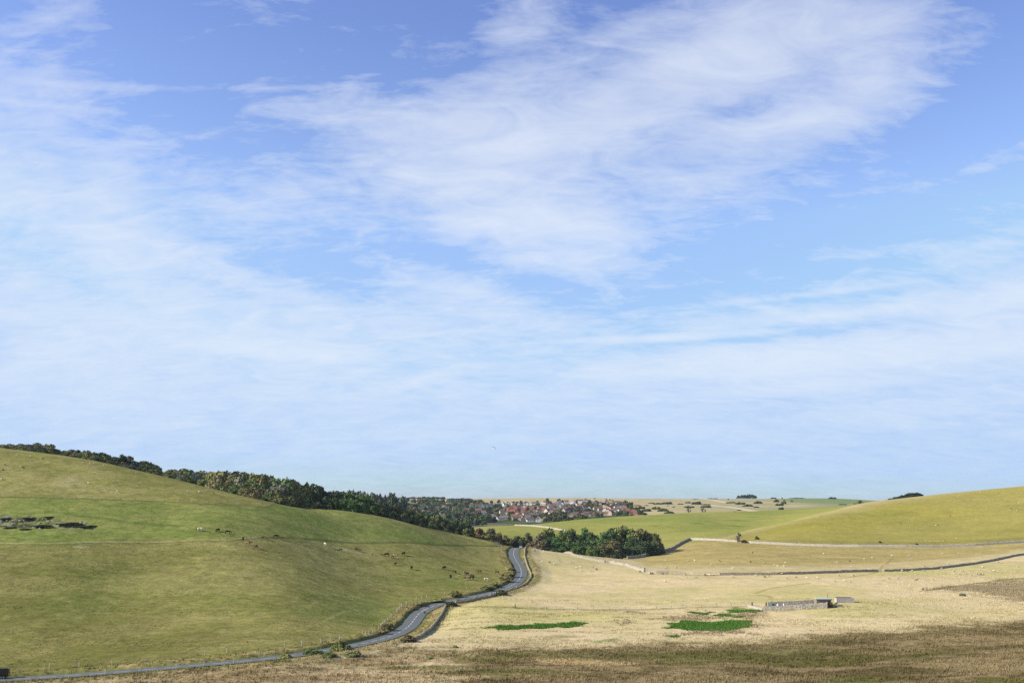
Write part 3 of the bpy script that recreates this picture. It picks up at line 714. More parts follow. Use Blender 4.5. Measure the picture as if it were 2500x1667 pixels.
# ------------------------------------------------------------------ foliage: lumpy crowns of leaf clumps
LEAF = tinted('foliage', True, .9, .6, .22)
BARK = tinted('bark', False, .95, 2.0, .25)
def ico(sub=1):
    import bmesh
    bm = bmesh.new(); bmesh.ops.create_icosphere(bm, subdivisions=sub, radius=1.0)
    V = np.array([v.co[:] for v in bm.verts]); Fq = np.array([[v.index for v in f.verts] for f in bm.faces]); bm.free()
    return V, Fq
ICO1 = ico(1); ICO2 = ico(2)
def crown_mesh(name, seed, shape='dome', lobes=12, leaves=1500, leaf=.055, lean=0.0, flat=1.0, core=.80, spread=1.0, zsq=.45):
    """crown in a unit box: x,y in -1..1, z from 0 to 1; leaf-clump faces over uneven lobes with dark gaps between"""
    r = np.random.default_rng(seed)
    cs, rs = [], []
    for k in range(lobes):
        th = r.uniform(0, 2 * math.pi); q = math.sqrt(r.uniform(0, 1)) * .72
        if shape == 'dome':
            q *= 1.05
            z = (.16 + .66 * (1 - q * q * 1.2) * r.uniform(.35, 1.08)); rad = r.uniform(.26, .42)
        elif shape == 'tall':
            z = r.uniform(.25, .82); q *= (1.05 - .75 * abs(z - .45)); rad = r.uniform(.22, .34)
        elif shape == 'thorn':                     # wind-pruned: low on the weather side, layered, swept to the right
            z = .20 + .34 * (1 - q * q) * r.uniform(.6, 1.15); rad = r.uniform(.22, .36)
        else:                                      # open: scattered pads
            z = r.uniform(.35, .85); rad = r.uniform(.16, .26)
        cs.append((q * math.cos(th) * spread, q * math.sin(th) * spread, z)); rs.append(rad)
    cs = np.array(cs); rs = np.array(rs)
    Vs, Fs, Cs, n = [], [], [], 0
    zs = np.array([1.0, 1.0, zsq * (.8 if shape == 'thorn' else 1)])
    for k in range(lobes):
        V, Fq = ICO1
        W = V * (rs[k] * core * (1 + .25 * (r.random((len(V), 1)) - .5))) * zs + cs[k]
        Vs.append(W); Fs.append(np.concatenate([Fq, Fq[:, :1]], 1) * 0 + np.concatenate([Fq, Fq[:, 2:]], 1) + n); n += len(W)
        Cs.append(np.full((len(W), 3), .55))
    m = leaves
    li = r.choice(lobes, m, p=rs ** 2 / (rs ** 2).sum())
    d = r.normal(size=(m, 3)); d /= np.linalg.norm(d, axis=1)[:, None]
    d[:, 2] = np.where(d[:, 2] < -.35, -d[:, 2], d[:, 2])
    rad = rs[li] * r.uniform(.86, 1.16, m)
    P = cs[li] + d * rad[:, None] * zs
    nrm = d + r.normal(size=(m, 3)) * .55; nrm /= np.linalg.norm(nrm, axis=1)[:, None]
    t = np.cross(nrm, r.normal(size=(m, 3))); t /= np.linalg.norm(t, axis=1)[:, None]; b = np.cross(nrm, t)
    t = t * np.array([1, 1, zs[2]]); b = b * np.array([1, 1, zs[2]])
    sz = leaf * r.uniform(.6, 1.5, m)[:, None] * 1.15; asp = r.uniform(.5, 1.0, m)[:, None]
    Q = np.stack([P - t * sz - b * sz * asp * .6, P + t * sz * .9 - b * sz * asp, P + t * sz * .7 + b * sz * asp, P - t * sz * .8 + b * sz * asp * .8], 1)
    lobetone = r.uniform(.72, 1.30, lobes)[li]; tone = lobetone * r.uniform(.75, 1.28, m)
    hue = r.normal(0, .05, (m, 1)) * np.array([[1.2, 0, -.6]])
    Vs.append(Q.reshape(-1, 3)); Fs.append(np.arange(m * 4).reshape(m, 4) + n)
    Cs.append(np.repeat(np.clip(tone[:, None] * (1 + hue), .2, 2), 4, 0))
    V = np.concatenate(Vs); Fq = np.concatenate(Fs); col = np.concatenate(Cs)
    V[:, 0] += lean * V[:, 2]
    V[:, 2] -= np.quantile(V[:, 2], .03)
    V[:, 2] = np.maximum(V[:, 2], -.04)
    V[:, 2] /= V[:, 2].max()
    # core triangles were padded to quads: build from python lists where degenerate
    me = D.meshes.new(name)
    tri = Fq[:, 2] == Fq[:, 3]
    loops = np.concatenate([Fq[tri][:, :3].ravel(), Fq[~tri].ravel()])
    starts = np.concatenate([np.arange(tri.sum()) * 3, tri.sum() * 3 + np.arange((~tri).sum()) * 4])
    me.vertices.add(len(V)); me.vertices.foreach_set('co', V.astype(np.float32).ravel())
    me.loops.add(len(loops)); me.loops.foreach_set('vertex_index', loops.astype(np.int32))
    me.polygons.add(len(starts)); me.polygons.foreach_set('loop_start', starts.astype(np.int32))
    me.update(calc_edges=True)
    ca = me.color_attributes.new('albedo', 'FLOAT_COLOR', 'POINT')
    cc = np.ones((len(V), 4), np.float32); cc[:, :3] = col; ca.data.foreach_set('color', cc.ravel())
    me.materials.append(LEAF)
    return me
def tube_mesh(name, segs, mat, sides=6):
    """tapered limbs: list of ((x,y,z), r0, (x,y,z), r1)"""
    V, Fq = [], []
    for p0, r0, p1, r1 in segs:
        p0, p1 = Vector(p0), Vector(p1); d = (p1 - p0).normalized()
        a = d.orthogonal().normalized(); b = d.cross(a); n = len(V)
        for p, r_ in ((p0, r0), (p1, r1)):
            for k in range(sides):
                th = 2 * math.pi * k / sides
                V.append(p + (a * math.cos(th) + b * math.sin(th)) * r_)
        for k in range(sides):
            k2 = (k + 1) % sides
            Fq.append((n + k, n + k2, n + sides + k2, n + sides + k))
        Fq.append(tuple(n + sides + k for k in range(sides)))
    return np_mesh(name, V, Fq, [mat])
def trunk_mesh(name, seed, lean=0.0, spread=.5):
    r = random.Random(seed)
    top = (lean * .5, 0, .55)
    s = [((0, 0, -.08), .040, (lean * .2, r.uniform(-.03, .03), .25), .030), ((lean * .2, 0, .25), .030, top, .020)]
    for k in range(5):
        th = k * 2 * math.pi / 5 + r.uniform(-.4, .4); z = r.uniform(.2, .42)
        s.append(((lean * z, 0, z), .018, (lean * z + spread * math.cos(th), spread * math.sin(th), z + r.uniform(.22, .38)), .008))
    return tube_mesh(name, s, BARK, 5)
KINDS = {
 'thorn': ([crown_mesh('crown', 20 + k, 'thorn', 20, 1900, .050, .32, .8, zsq=.42) for k in range(6)], [trunk_mesh('trunk', 3 + k, .25) for k in range(2)]),
 'broad': ([crown_mesh('crown', 40 + k, 'dome', 26, 2200, .048, 0.0, zsq=.42) for k in range(6)], [trunk_mesh('trunk', 13 + k) for k in range(2)]),
 'tall': ([crown_mesh('crown', 60 + k, 'tall', 16, 1500, .050, 0.0) for k in range(4)], [trunk_mesh('trunk', 23 + k) for k in range(2)]),
 'far': ([crown_mesh('crown', 80 + k, 'dome', 13, 480, .085, 0.0, zsq=.62) for k in range(6)], [trunk_mesh('trunk', 33)]),
 'farthorn': ([crown_mesh('crown', 100 + k, 'dome', 14, 420, .085, 0.1, .8, spread=1.2, zsq=1.0) for k in range(3)], [trunk_mesh('trunk', 34)]),
 'open': ([crown_mesh('crown', 90 + k, 'open', 13, 560, .050, 0.12, 1, .5) for k in range(3)], [trunk_mesh('trunk', 43 + k, .1, .6) for k in range(2)]),
}
DARK = (.050, .068, .026); OLIVE = (.115, .116, .038); GREEN = (.066, .100, .030); MID = (.085, .115, .038); RUST = (.122, .094, .042)
GREY = (.105, .108, .070); BRIGHT = (.12, .17, .04); DUSK = (.036, .050, .024)
TREES = []           # (group key, x, root, colour word) collected for labelling
def tree(x, y, h, w, kind='broad', col=GREEN, bark=(.10, .085, .065), name='tree', key='', depth=None, low=0.0, rz=None, zb=None):
    crowns, trunks = KINDS[kind]
    z = float(zat(x, y)) if zb is None else zb
    root = empty(name, (x, y, z - .15))
    if key == 'hill': col = (col[0] * 1.15 + .018, col[1] * 1.1 + .022, col[2] + .032)  # distance haze mixed into the leaf colour of the hill trees
    if key == 'vleft': col = (col[0] + .008, col[1] + .010, col[2] + .014)  # slight haze greying put into the woodland leaf colour
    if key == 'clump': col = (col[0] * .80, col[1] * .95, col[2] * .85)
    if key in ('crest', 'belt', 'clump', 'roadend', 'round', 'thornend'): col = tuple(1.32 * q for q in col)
    k = rnd.randrange(len(crowns))
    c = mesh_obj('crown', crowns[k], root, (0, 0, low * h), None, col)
    c.rotation_euler = (0, 0, rz if rz is not None else (rnd.uniform(-.5, .5) if kind == 'thorn' else rnd.uniform(0, 6.28)))
    c.scale = (w / 2, (depth or w) / 2, h * (1 - low))
    t = mesh_obj('trunk', trunks[rnd.randrange(len(trunks))], root, (0, 0, 0), rnd.uniform(0, 6.28), bark)
    t.scale = (h * .75, h * .75, h * 1.0)
    TREES.append((key, x / y, y, root, col, h, w))
    return root
def jit(c, s=.18):
    k = 1 + rnd.uniform(-s, s)
    return tuple(max(.008, q * k * (1 + rnd.uniform(-s, s) * .35)) for q in c)
def vt(px):
    us = [p[0] for p in px]; vs = [p[1] for p in px]
    return lambda u: float(np.interp(u, us, vs))
def crest_d(u, lo=350, hi=720):
    a = pix(u, 1250)[0]; ys = np.arange(lo, hi, 2.0)
    s = (zat(a * ys, ys) - CAMZ) / ys
    return float(ys[int(np.argmax(s))])

# the wind-clipped wood along the crest of the left hill
top1 = vt([(-60, 1086), (0, 1083), (60, 1080), (105, 1083), (128, 1097), (150, 1097), (200, 1098), (235, 1104), (262, 1112), (284, 1108), (300, 1112), (310, 1124), (345, 1126), (362, 1134), (376, 1150),
           (388, 1149), (402, 1143), (430, 1141), (455, 1147), (500, 1144), (560, 1147), (610, 1152), (660, 1157), (700, 1167), (735, 1177), (762, 1187)])
for row, (off_d, frac, step) in enumerate(((5, .40, 15), (14, .72, 19), (27, .97, 24))):
    u = -50 + row * 5
    while u < 760:
        d = crest_d(min(max(u, -50), 760)) + off_d + rnd.uniform(-2, 2)
        x, y = at(u, d); zb = float(zat(x, y))
        zt = top_z(u, top1(u) + (0 if row < 2 else rnd.uniform(-1, 3)), y)
        zc = float(max(zat(*at(u, d2)) + 0 for d2 in (d - off_d,)))
        h = (zt - zc) * frac + (zc - zb) + .4
        h = max(h, 1.8 + zc - zb)
        wdt = (max(6.0, min(14.0, h * 1.9 + rnd.uniform(0, 4))), max(10.0, min(21.0, h * 2.2 + rnd.uniform(0, 6))), max(13.0, min(27.0, h * 2.1 + rnd.uniform(0, 7))))[row]
        q = rnd.random()
        col = jit(OLIVE if q < .40 else GREEN if q < .60 else DARK if q < .78 else RUST if (q < .90 and u > 380) else GREY)
        if 40 < u < 370: col = tuple(.8 * c for c in col)
        tree(x, y, h, wdt, 'thorn', col, (.13, .12, .10), 'windswept_tree', 'crest', low=0, depth=wdt * .6)
        u += step * rnd.uniform(.75, 1.2)
        if 374 < u < 384: u = 386
x, y = at(283, crest_d(283) + 8); tree(x, y, top_z(283, 1107, y) - float(zat(x, y)), 10, 'broad', DUSK, name='tree', key='round')
# end of that wood: a bare-limbed leaning thorn, low bushes and a dark pine
for (u, v, w, h, col, kd) in ((722, 1236, 13, 4.6, (.10, .09, .040), 'open'), (738, 1239, 9, 3.2, (.085, .095, .03), 'thorn'), (712, 1237, 7, 2.6, DARK, 'thorn'), (697, 1228, 8, 5.0, RUST, 'open'), (705, 1212, 9, 6, OLIVE, 'thorn'), (760, 1236, 7, 3.0, (.10, .10, .035), 'thorn'), (640, 1222, 5, 2.0, DARK, 'thorn'), (668, 1229, 5, 1.8, OLIVE, 'thorn'), (690, 1231, 4, 1.6, OLIVE, 'thorn')):
    d = crest_d(u) - 1; x, y = at(u, d)
    tree(x, y, h, w, kd, col, (.22, .20, .17), 'thorn_bush', 'thornend', low=.04)
# dark belt of trees down the far side of the crest
top2 = vt([(745, 1180), (775, 1184), (790, 1189), (800, 1196), (830, 1197), (862, 1204), (880, 1206), (900, 1215), (925, 1222), (955, 1230), (985, 1238), (1015, 1244), (1040, 1253), (1070, 1258), (1100, 1264), (1130, 1270), (1160, 1280), (1190, 1286), (1215, 1298), (1240, 1308)])
for row, (off_d, frac, step) in enumerate(((7, .62, 23), (22, 1.0, 20))):
    u = 748 + row * 9
    while u < 1150:
        d = crest_d(u) + off_d + rnd.uniform(-2, 2)
        x, y = at(u, d); zb = float(zat(x, y))
        zt = top_z(u, top2(u) + rnd.uniform(-2, 4), y); zc = float(zat(*at(u, d - off_d)))
        h = (zt - zc) * frac + zc - zb + .3
        wdt = max(8, min(16, h * 1.25))
        col = DUSK if u < 800 else DARK if rnd.random() < .4 else (.062, .100, .026) if u < 960 else (.088, .100, .036)
        tree(x, y, h, wdt, 'broad', jit(col), (.12, .11, .09), 'tree', 'belt', low=0)
        u += step * rnd.uniform(.75, 1.2)
for (u, vt_, w) in ((775, 1183, 11), (752, 1178, 10), (797, 1196, 11), (818, 1197, 11)):
    d = crest_d(u) + 12; x, y = at(u, d); tree(x, y, top_z(u, vt_, y) - float(zat(x, y)), w, 'broad', jit(DUSK), name='tree', key='belt')
# brown bushy trees where the road drops out of sight
for (u, v, w, col, dd) in ((1128, 1289, 8, OLIVE, 16), (1150, 1288, 9, RUST, 22), (1171, 1287, 10, (.14, .10, .045), 14), (1192, 1300, 7, OLIVE, 10), (1198, 1287, 5, GREY, 40), (1213, 1301, 8, (.13, .10, .042), 14), (1223, 1297, 9, (.12, .10, .04), 30), (1240, 1304, 8, RUST, 32), (1246, 1312, 9, DARK, 44), (1228, 1316, 7, DARK, 18), (1216, 1318, 5, (.14, .12, .06), 5),
                         (1262, 1306, 10, DARK, 62), (1281, 1309, 9, OLIVE, 60), (1290, 1298, 7, GREY, 74), (1272, 1316, 7, DUSK, 50), (1303, 1312, 9, (.15, .115, .07), 58), (1321, 1297, 9, (.16, .125, .06), 80), (1322, 1318, 10, (.13, .105, .055), 50), (1338, 1308, 8, DARK, 56), (1256, 1320, 6, DUSK, 34)):
    d = (crest_d(u, 500, 680) if u < 1230 else 640) + dd; x, y = at(u, d)
    h = top_z(u, v, y) - float(zat(x, y))
    tree(x, y, max(h, 2.5), max(w * 1.25, h * .8), 'broad', jit(col, .1), (.14, .12, .09), 'tree' if h > 4 else 'bush', 'roadend', low=0)
# the big dark clump right of the road
for (u, v, w, col, d) in ((1340, 1286, 14, OLIVE, 735), (1365, 1289, 12, MID, 745), (1352, 1305, 12, GREEN, 712), (1380, 1292, 13, OLIVE, 730), (1396, 1287, 13, (.09, .10, .04), 742), (1418, 1284, 14, GREEN, 750), (1436, 1287, 12, DARK, 745), (1450, 1297, 12, DARK, 735),
                        (1330, 1318, 11, DARK, 692), (1362, 1322, 13, (.055, .085, .03), 695), (1392, 1318, 13, (.06, .08, .03), 700), (1420, 1314, 14, DARK, 705), (1410, 1332, 11, GREEN, 683), (1440, 1330, 11, OLIVE, 684), (1374, 1334, 9, GREEN, 680),
                        (1465, 1295, 14, MID, 722), (1487, 1293, 13, GREEN, 732), (1500, 1286, 13, DARK, 745), (1521, 1280, 17, (.125, .115, .044), 742), (1541, 1286, 15, OLIVE, 738), (1562, 1288, 15, (.13, .11, .044), 728), (1583, 1293, 15, (.085, .08, .034), 728), (1600, 1301, 10, (.085, .08, .036), 722), (1535, 1306, 14, DARK, 716), (1560, 1318, 13, DUSK, 708), (1585, 1322, 12, DUSK, 712),
                        (1470, 1316, 13, GREEN, 706), (1496, 1313, 16, (.125, .10, .045), 692), (1474, 1326, 12, (.12, .10, .045), 684), (1516, 1328, 12, DUSK, 694), (1455, 1335, 8, DARK, 680), (1606, 1320, 7, DUSK, 720)):
    x, y = at(u, d); z = float(zat(x, y)); h = top_z(u, v, y) - z
    tree(x, y, h, w * 1.3, 'broad', jit(tuple(c_ * 1.15 for c_ in col), .12), (.12, .10, .08), 'tree', 'clump', low=0)
for (u, v, w, h, col) in ((1437, 1349, 6.5, 2.6, BRIGHT), (1395, 1347, 9, 2.0, OLIVE), (1505, 1352, 8, 2.4, DUSK), (1350, 1343, 7, 2.0, GREEN)):
    x, y = at(u, 662); tree(x, y, h + max(0, top_z(u, v, y) - float(zat(x, y))), w, 'thorn', col, name='bush', key='clumpfoot', low=0)
# lone bushes and small trees on the right
for (u, v, vt_, w, kd, col, nm) in ((1803, 1319, 1298, 5.0, 'open', (.13, .11, .065), 'tree'), (1849, 1316, 1307, 4.0, 'broad', DARK, 'bush'), (1815, 1320, 1316, 5.0, 'thorn', OLIVE, 'bush'), (2148, 1324, 1319, 2.0, 'broad', RUST, 'bush'), (2238, 1329, 1326, 1.8, 'broad', DARK, 'bush')):
    x, y = ray(u, v, 700, 1000); x, y = at(u, min(y, 778)) if u < 1830 else (x, y)
    tree(x, y, max(1.4, top_z(u, vt_, y) - float(zat(x, y))), w, kd, col, name=nm, key='wallside', low=.12)
def hilltop(u, d0, d1): return crest_d(u, d0, d1)
for i, (u, vt_, w, dd) in enumerate(((2180, 1215, 9, 5), (2192, 1211, 10, 5), (2205, 1207, 12, 6), (2217, 1204, 12, 7), (2228, 1201, 13, 7), (2240, 1200.5, 12, 7), (2250, 1203, 9, 5))):
    d = hilltop(u, 880, 1180) + dd; x, y = at(u, d)
    tree(x, y, top_z(u, vt_, y) - float(zat(x, y)), w, 'thorn', jit(DUSK, .1), name='windswept_tree', key='hilltop', low=0)
for (u, vt_, w, col) in ((2103, 1220, 6, DARK), (2091, 1227, 5, OLIVE), (2108, 1223, 4, OLIVE)):
    d = hilltop(u, 880, 1180); x, y = at(u, d)
    tree(x, y, top_z(u, vt_, y) - float(zat(x, y)), w, 'open', col, name='bush', key='hilledge', low=.05)

# ------------------------------------------------------------------ stone walls
FLINT = None
def flint_mat(name, dark, light, scale):
    m, t, b = new_mat(name)
    pos = t.n.new('ShaderNodeNewGeometry').outputs['Position']
    vo = t.n.new('ShaderNodeTexVoronoi'); vo.inputs['Scale'].default_value = scale; t.l.new(pos, vo.inputs['Vector'])
    sp = t.n.new('ShaderNodeSeparateColor'); t.l.new(vo.outputs['Color'], sp.inputs[0])
    c = t.ramp(sp.outputs[0], [(0.0, dark), (.45, tuple((a + b_) / 2 for a, b_ in zip(dark, light))), (1.0, light)])
    c = t.mix(t.maprange(vo.outputs['Distance'], .35, .6, 0, .6), c, (.25, .23, .19))
    t.l.new(c, b.inputs['Base Color'])
    bp = t.n.new('ShaderNodeBump'); bp.inputs['Strength'].default_value = .6; bp.inputs['Distance'].default_value = .05
    bp.invert = True
    t.l.new(vo.outputs['Distance'], bp.inputs['Height']); t.l.new(bp.outputs[0], b.inputs['Normal'])
    return m
FLINT = flint_mat('flint', (.18, .16, .125), (.46, .41, .32), 3.2)
FLINTLOW = flint_mat('rubble', (.16, .135, .095), (.46, .39, .28), 2.6)
def wall(pts, h, th, label, mat=FLINT, cap=True, rag=.12, step=1.5, cat='wall', name='stone_wall', seed=1, base=None):
    P = resample(pts, step); T = np.gradient(P, axis=0); T /= np.hypot(T[:, 0], T[:, 1])[:, None]; Nn = np.stack([-T[:, 1], T[:, 0]], 1)
    r = np.random.default_rng(seed)
    g = zat(P[:, 0], P[:, 1]) if base is None else np.full(len(P), base)
    hh = h * (1 + rag * (r.random(len(P)) - .5) * 2) + gsmooth(r.normal(0, rag * h * .5, (len(P), 1)), 4)[:, 0]
    V = np.concatenate([np.stack([P[:, 0] + Nn[:, 0] * o, P[:, 1] + Nn[:, 1] * o, g + zz], 1) for o, zz in
                        ((-th / 2, -.5), (-th / 2 * .85, hh), (0, hh + .12), (th / 2 * .85, hh), (th / 2, -.5))])
    n = len(P); i = np.arange(n - 1)
    Fq = [q for k in range(4) for q in np.stack([i + k * n, i + 1 + k * n, i + 1 + (k + 1) * n, i + (k + 1) * n], 1).tolist()]
    Fq += [[0, n, 2 * n, 3 * n, 4 * n], [n - 1 + k * n for k in (4, 3, 2, 1, 0)]]
    return tag(mesh_obj(name, np_mesh(name, V, Fq, [mat])), label, cat, 'stone walls across the fields')
wall(w1, 1.25, .8, 'long pale sunlit stone wall running down from the road past grazing sheep', seed=2)
wall(w1b, 1.5, 1.0, 'broken bright white chalk-stone stretch ending at the dark wall corner', flint_mat('chalk', (.24, .22, .18), (.50, .46, .38), 2.0), rag=.3, seed=3)
wall(w2, 1.6, .8, 'short dark shaded wall joining the broken white stretch', FLINTLOW, seed=4)
wall(w2b, 1.4, .8, 'isolated stub of dark stone wall between two gaps', FLINTLOW, rag=.2, seed=5)
wall(wallpts([(1633, 1403), (1649, 1403.5)], 400), .5, .9, 'low tumbled rubble filling the gap beside the dark wall stub', FLINTLOW, rag=.5, seed=15)
wall(wallpts([(1675, 1405), (1715, 1405), (1756, 1404.5)], 400), .22, .7, 'very low remains of wall leading to the long grey wall', FLINTLOW, rag=.6, seed=16)
wall(w3, 1.25, .7, 'long grey flint wall across the middle of the pale field', FLINTLOW, seed=6)
wall(w4, 1.1, .65, 'dark wall climbing the field to the right edge beyond the gap', FLINTLOW, seed=7)
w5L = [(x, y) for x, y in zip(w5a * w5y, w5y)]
wall(w5L, 1.5, .8, 'long pale wall along the foot of the right-hand hill', flint_mat('painted_sunlit_stone', (.48, .44, .36), (.70, .63, .52), 2.2), seed=8)  # stone colour lightened so the wall looks sunlit
wall([at(1530, 672), at(1560, 690), at(1600, 718), at(1640, 740), w5L[0]], 1.7, .9, 'shaded grey wall slanting from the tree clump to the far wall corner', FLINTLOW, seed=9)
wall([at(1100, 1010), at(1140, 1022), at(1185, 1032), at(1252, 1036)], 1.2, .8, 'distant white wall above the green field left of the gate gap', flint_mat('white_stone', (.34, .32, .27), (.52, .48, .42), 1.5), seed=10)
wall([at(1256, 1034), at(1300, 1015), at(1352, 985), at(1380, 968)], 1.2, .8, 'distant white wall slanting down behind the dark tree clump', D.materials['white_stone'], seed=11)
hedge_r = [(1284, 1331), (1281.5, 1345), (1281, 1359), (1287, 1381), (1297, 1402), (1296, 1411), (1283, 1427), (1261, 1437), (1240, 1444), (1215, 1452), (1190, 1458), (1140, 1468), (1112, 1473)]
wall(rays(hedge_r, 300, 720), .75, .8, 'low grassy stone wall hugging the right bank of the upper road bend', flint_mat('grassy_stone', (.22, .185, .095), (.36, .30, .16), 2.0), rag=.3, seed=12)
wall(rays([(1092, 1476), (1082, 1494), (1068, 1515), (1050, 1538), (1025, 1556), (1000, 1564)], 250, 520), .75, .8, 'low grassy stone wall on the right bank below the motorcycle', D.materials['grassy_stone'], rag=.3, seed=13)

# ------------------------------------------------------------------ the village: each house with walls, roof, chimney, windows
RENDERM = tinted('house_wall', False, .85, .6, .10)
ROOFM = tinted('house_roof', False, .85, .9, .18)
PANE = plain('window_pane', (.03, .035, .04), .15, 0, .6, .1)
WHITEP = plain('white_joinery', (.75, .75, .73), .5, 0, .3, .05)
def box(V, Fq, x0, x1, y0, y1, z0, z1):
    n = len(V)
    V += [(x0, y0, z0), (x1, y0, z0), (x1, y1, z0), (x0, y1, z0), (x0, y0, z1), (x1, y0, z1), (x1, y1, z1), (x0, y1, z1)]
    Fq += [tuple(n + i for i in f) for f in ((0, 3, 2, 1), (4, 5, 6, 7), (0, 1, 5, 4), (1, 2, 6, 5), (2, 3, 7, 6), (3, 0, 4, 7))]
def boxes(name, bs, mat):
    V, Fq = [], []
    for b in bs: box(V, Fq, *b)
    return np_mesh(name, V, Fq, [mat])
def house_set(kind, L, W, hw, hr):
    """L along local x, W along y (front = -y).  gable_front: ridge runs front to back"""
    l, w = L / 2, W / 2
    if kind == 'gable_front':
        wall_ = np_mesh('wall', [(-l, -w, -1.5), (l, -w, -1.5), (l, w, -1.5), (-l, w, -1.5), (-l, -w, hw), (l, -w, hw), (l, w, hw), (-l, w, hw), (0, -w, hw + hr), (0, w, hw + hr)],
                        [(0, 1, 5, 8, 4), (1, 2, 6, 5), (2, 3, 7, 9, 6), (3, 0, 4, 7)], [RENDERM])
        o, e, th = .35, .45, .18
        dz = hr / l * o
        V = [(-l - o, -w - e, hw - dz), (0, -w - e, hw + hr), (l + o, -w - e, hw - dz), (-l - o, w + e, hw - dz), (0, w + e, hw + hr), (l + o, w + e, hw - dz)]
        V += [(x, y, z + th) for x, y, z in V]
        roof = np_mesh('roof', V, [(6, 7, 10, 9), (7, 8, 11, 10), (0, 3, 4, 1), (1, 4, 5, 2), (0, 1, 7, 6), (1, 2, 8, 7), (3, 9, 10, 4), (4, 10, 11, 5), (0, 6, 9, 3), (2, 5, 11, 8)], [ROOFM])
        barge = np_mesh('bargeboard', [(-l - o - .02, -w - e - .08, hw - dz - .3), (0, -w - e - .08, hw + hr - .32), (l + o + .02, -w - e - .08, hw - dz - .3), (-l - o - .02, -w - e - .08, hw - dz + .22), (0, -w - e - .08, hw + hr + .24), (l + o + .02, -w - e - .08, hw - dz + .22),
                                       (-l - o - .02, -w - e - .01, hw - dz - .3), (0, -w - e - .01, hw + hr - .32), (l + o + .02, -w - e - .01, hw - dz - .3), (-l - o - .02, -w - e - .01, hw - dz + .22), (0, -w - e - .01, hw + hr + .24), (l + o + .02, -w - e - .01, hw - dz + .22)],
                        [(0, 1, 4, 3), (1, 2, 5, 4), (6, 9, 10, 7), (7, 10, 11, 8), (3, 4, 10, 9), (4, 5, 11, 10), (0, 6, 7, 1), (1, 7, 8, 2), (0, 3, 9, 6), (2, 8, 11, 5)], [WHITEP])
        ch = boxes('chimney', [(.9, 1.6, -.4, .4, hw + hr * .35, hw + hr + 1.1)], RENDERM)
    else:
        o, th = .4, .2
        inset = 0 if kind == 'gable' else w
        if kind == 'gable':
            wall_ = np_mesh('wall', [(-l, -w, -1.5), (l, -w, -1.5), (l, w, -1.5), (-l, w, -1.5), (-l, -w, hw), (l, -w, hw), (l, w, hw), (-l, w, hw), (-l, 0, hw + hr), (l, 0, hw + hr)],
                            [(0, 1, 5, 4), (1, 2, 6, 9, 5), (2, 3, 7, 6), (3, 0, 4, 8, 7)], [RENDERM])
        else:
            wall_ = boxes('wall', [(-l, l, -w, w, -1.5, hw)], RENDERM)
        dz = hr / w * o
        V = [(-l - o, -w - o, hw - dz), (l + o, -w - o, hw - dz), (l + o, w + o, hw - dz), (-l - o, w + o, hw - dz), (-l - o + inset, 0, hw + hr), (l + o - inset, 0, hw + hr)]
        V += [(x, y, z + th) for x, y, z in V]
        roof = np_mesh('roof', V, [(6, 7, 11, 10), (7, 8, 11), (8, 9, 10, 11), (9, 6, 10), (0, 4, 5, 1), (1, 5, 2), (2, 5, 4, 3), (3, 4, 0), (0, 1, 7, 6), (1, 2, 8, 7), (2, 3, 9, 8), (3, 0, 6, 9)], [ROOFM])
        barge = None
        ch = boxes('chimney', [(l * .35, l * .35 + .9, -.4, .4, hw + hr * .3, hw + hr + 1.2)], RENDERM)
    wins = []
    ups = [1.0] if hw < 3.4 else [1.0, 3.4]
    for zz in ups:
        for x in ((-l * .5, l * .5) if L < 11 else (-l * .62, 0, l * .62)):
            wins.append((x, -w, zz))
    if kind == 'gable_front' and hr > 2.6: wins.append((0, -w, hw + .3))
    win = boxes('window', [(-.62, .62, -.07, .05, 0, 1.15)], WHITEP)
    pane = boxes('pane', [(-.52, .52, -.10, -.075, .1, 1.05)], PANE)
    return dict(wall=wall_, roof=roof, barge=barge, chimney=ch, wins=wins, win=win, pane=pane)
HOUSES = {'white_gable': house_set('gable_front', 7.2, 9, 2.9, 3.6), 'tall_gable': house_set('gable_front', 8.6, 9, 4.6, 3.8), 'long': house_set('gable', 12, 8, 3.0, 3.2), 'hip': house_set('hip', 11, 9, 3.2, 3.4),
          'two_storey': house_set('gable', 10, 8, 5.0, 3.2), 'bungalow': house_set('hip', 12, 8, 2.6, 2.4), 'villa': house_set('hip', 12, 10, 5.2, 3.8)}
WHITE = (.80, .78, .74); CREAM = (.62, .54, .42); BRICK = (.26, .14, .095); TILEHUNG = (.22, .12, .085); BUFF = (.46, .36, .26)
RED = (.185, .082, .060); BROWN = (.145, .10, .078); ORANGE = (.21, .125, .085); GREYR = (.17, .15, .135); DARKR = (.10, .08, .075); PURPLE = (.15, .11, .115)
VILLAGE = []
def house(u, v, kind, wallc, roofc, rz=0.0, key='', windows=True, sc=1.0, dlo=1180, dhi=3000, d=None):
    x, y = ray(u, v, dlo, dhi) if d is None else at(u, d)
    root = empty('house', (x, y, float(zat(x, y)) + .3), rz)
    root.scale = (sc, sc, sc)
    H = HOUSES[kind]
    wallc = jit(wallc, .10); roofc = jit(roofc, .16)
    mesh_obj('wall', H['wall'], root, color=wallc); mesh_obj('roof', H['roof'], root, color=roofc)
    mesh_obj('chimney', H['chimney'], root, color=jit(BRICK, .2))
    if H['barge'] is not None and wallc[0] > .5: mesh_obj('bargeboard', H['barge'], root)
    if windows:
        for wx, wy, wz in H['wins']:
            f = mesh_obj('window', H['win'], root, (wx, wy - .004, wz))
            mesh_obj('pane', H['pane'], f)
    VILLAGE.append((key, x / y, y, root, kind, wallc, roofc))
    return root
def R(a): return math.radians(a)
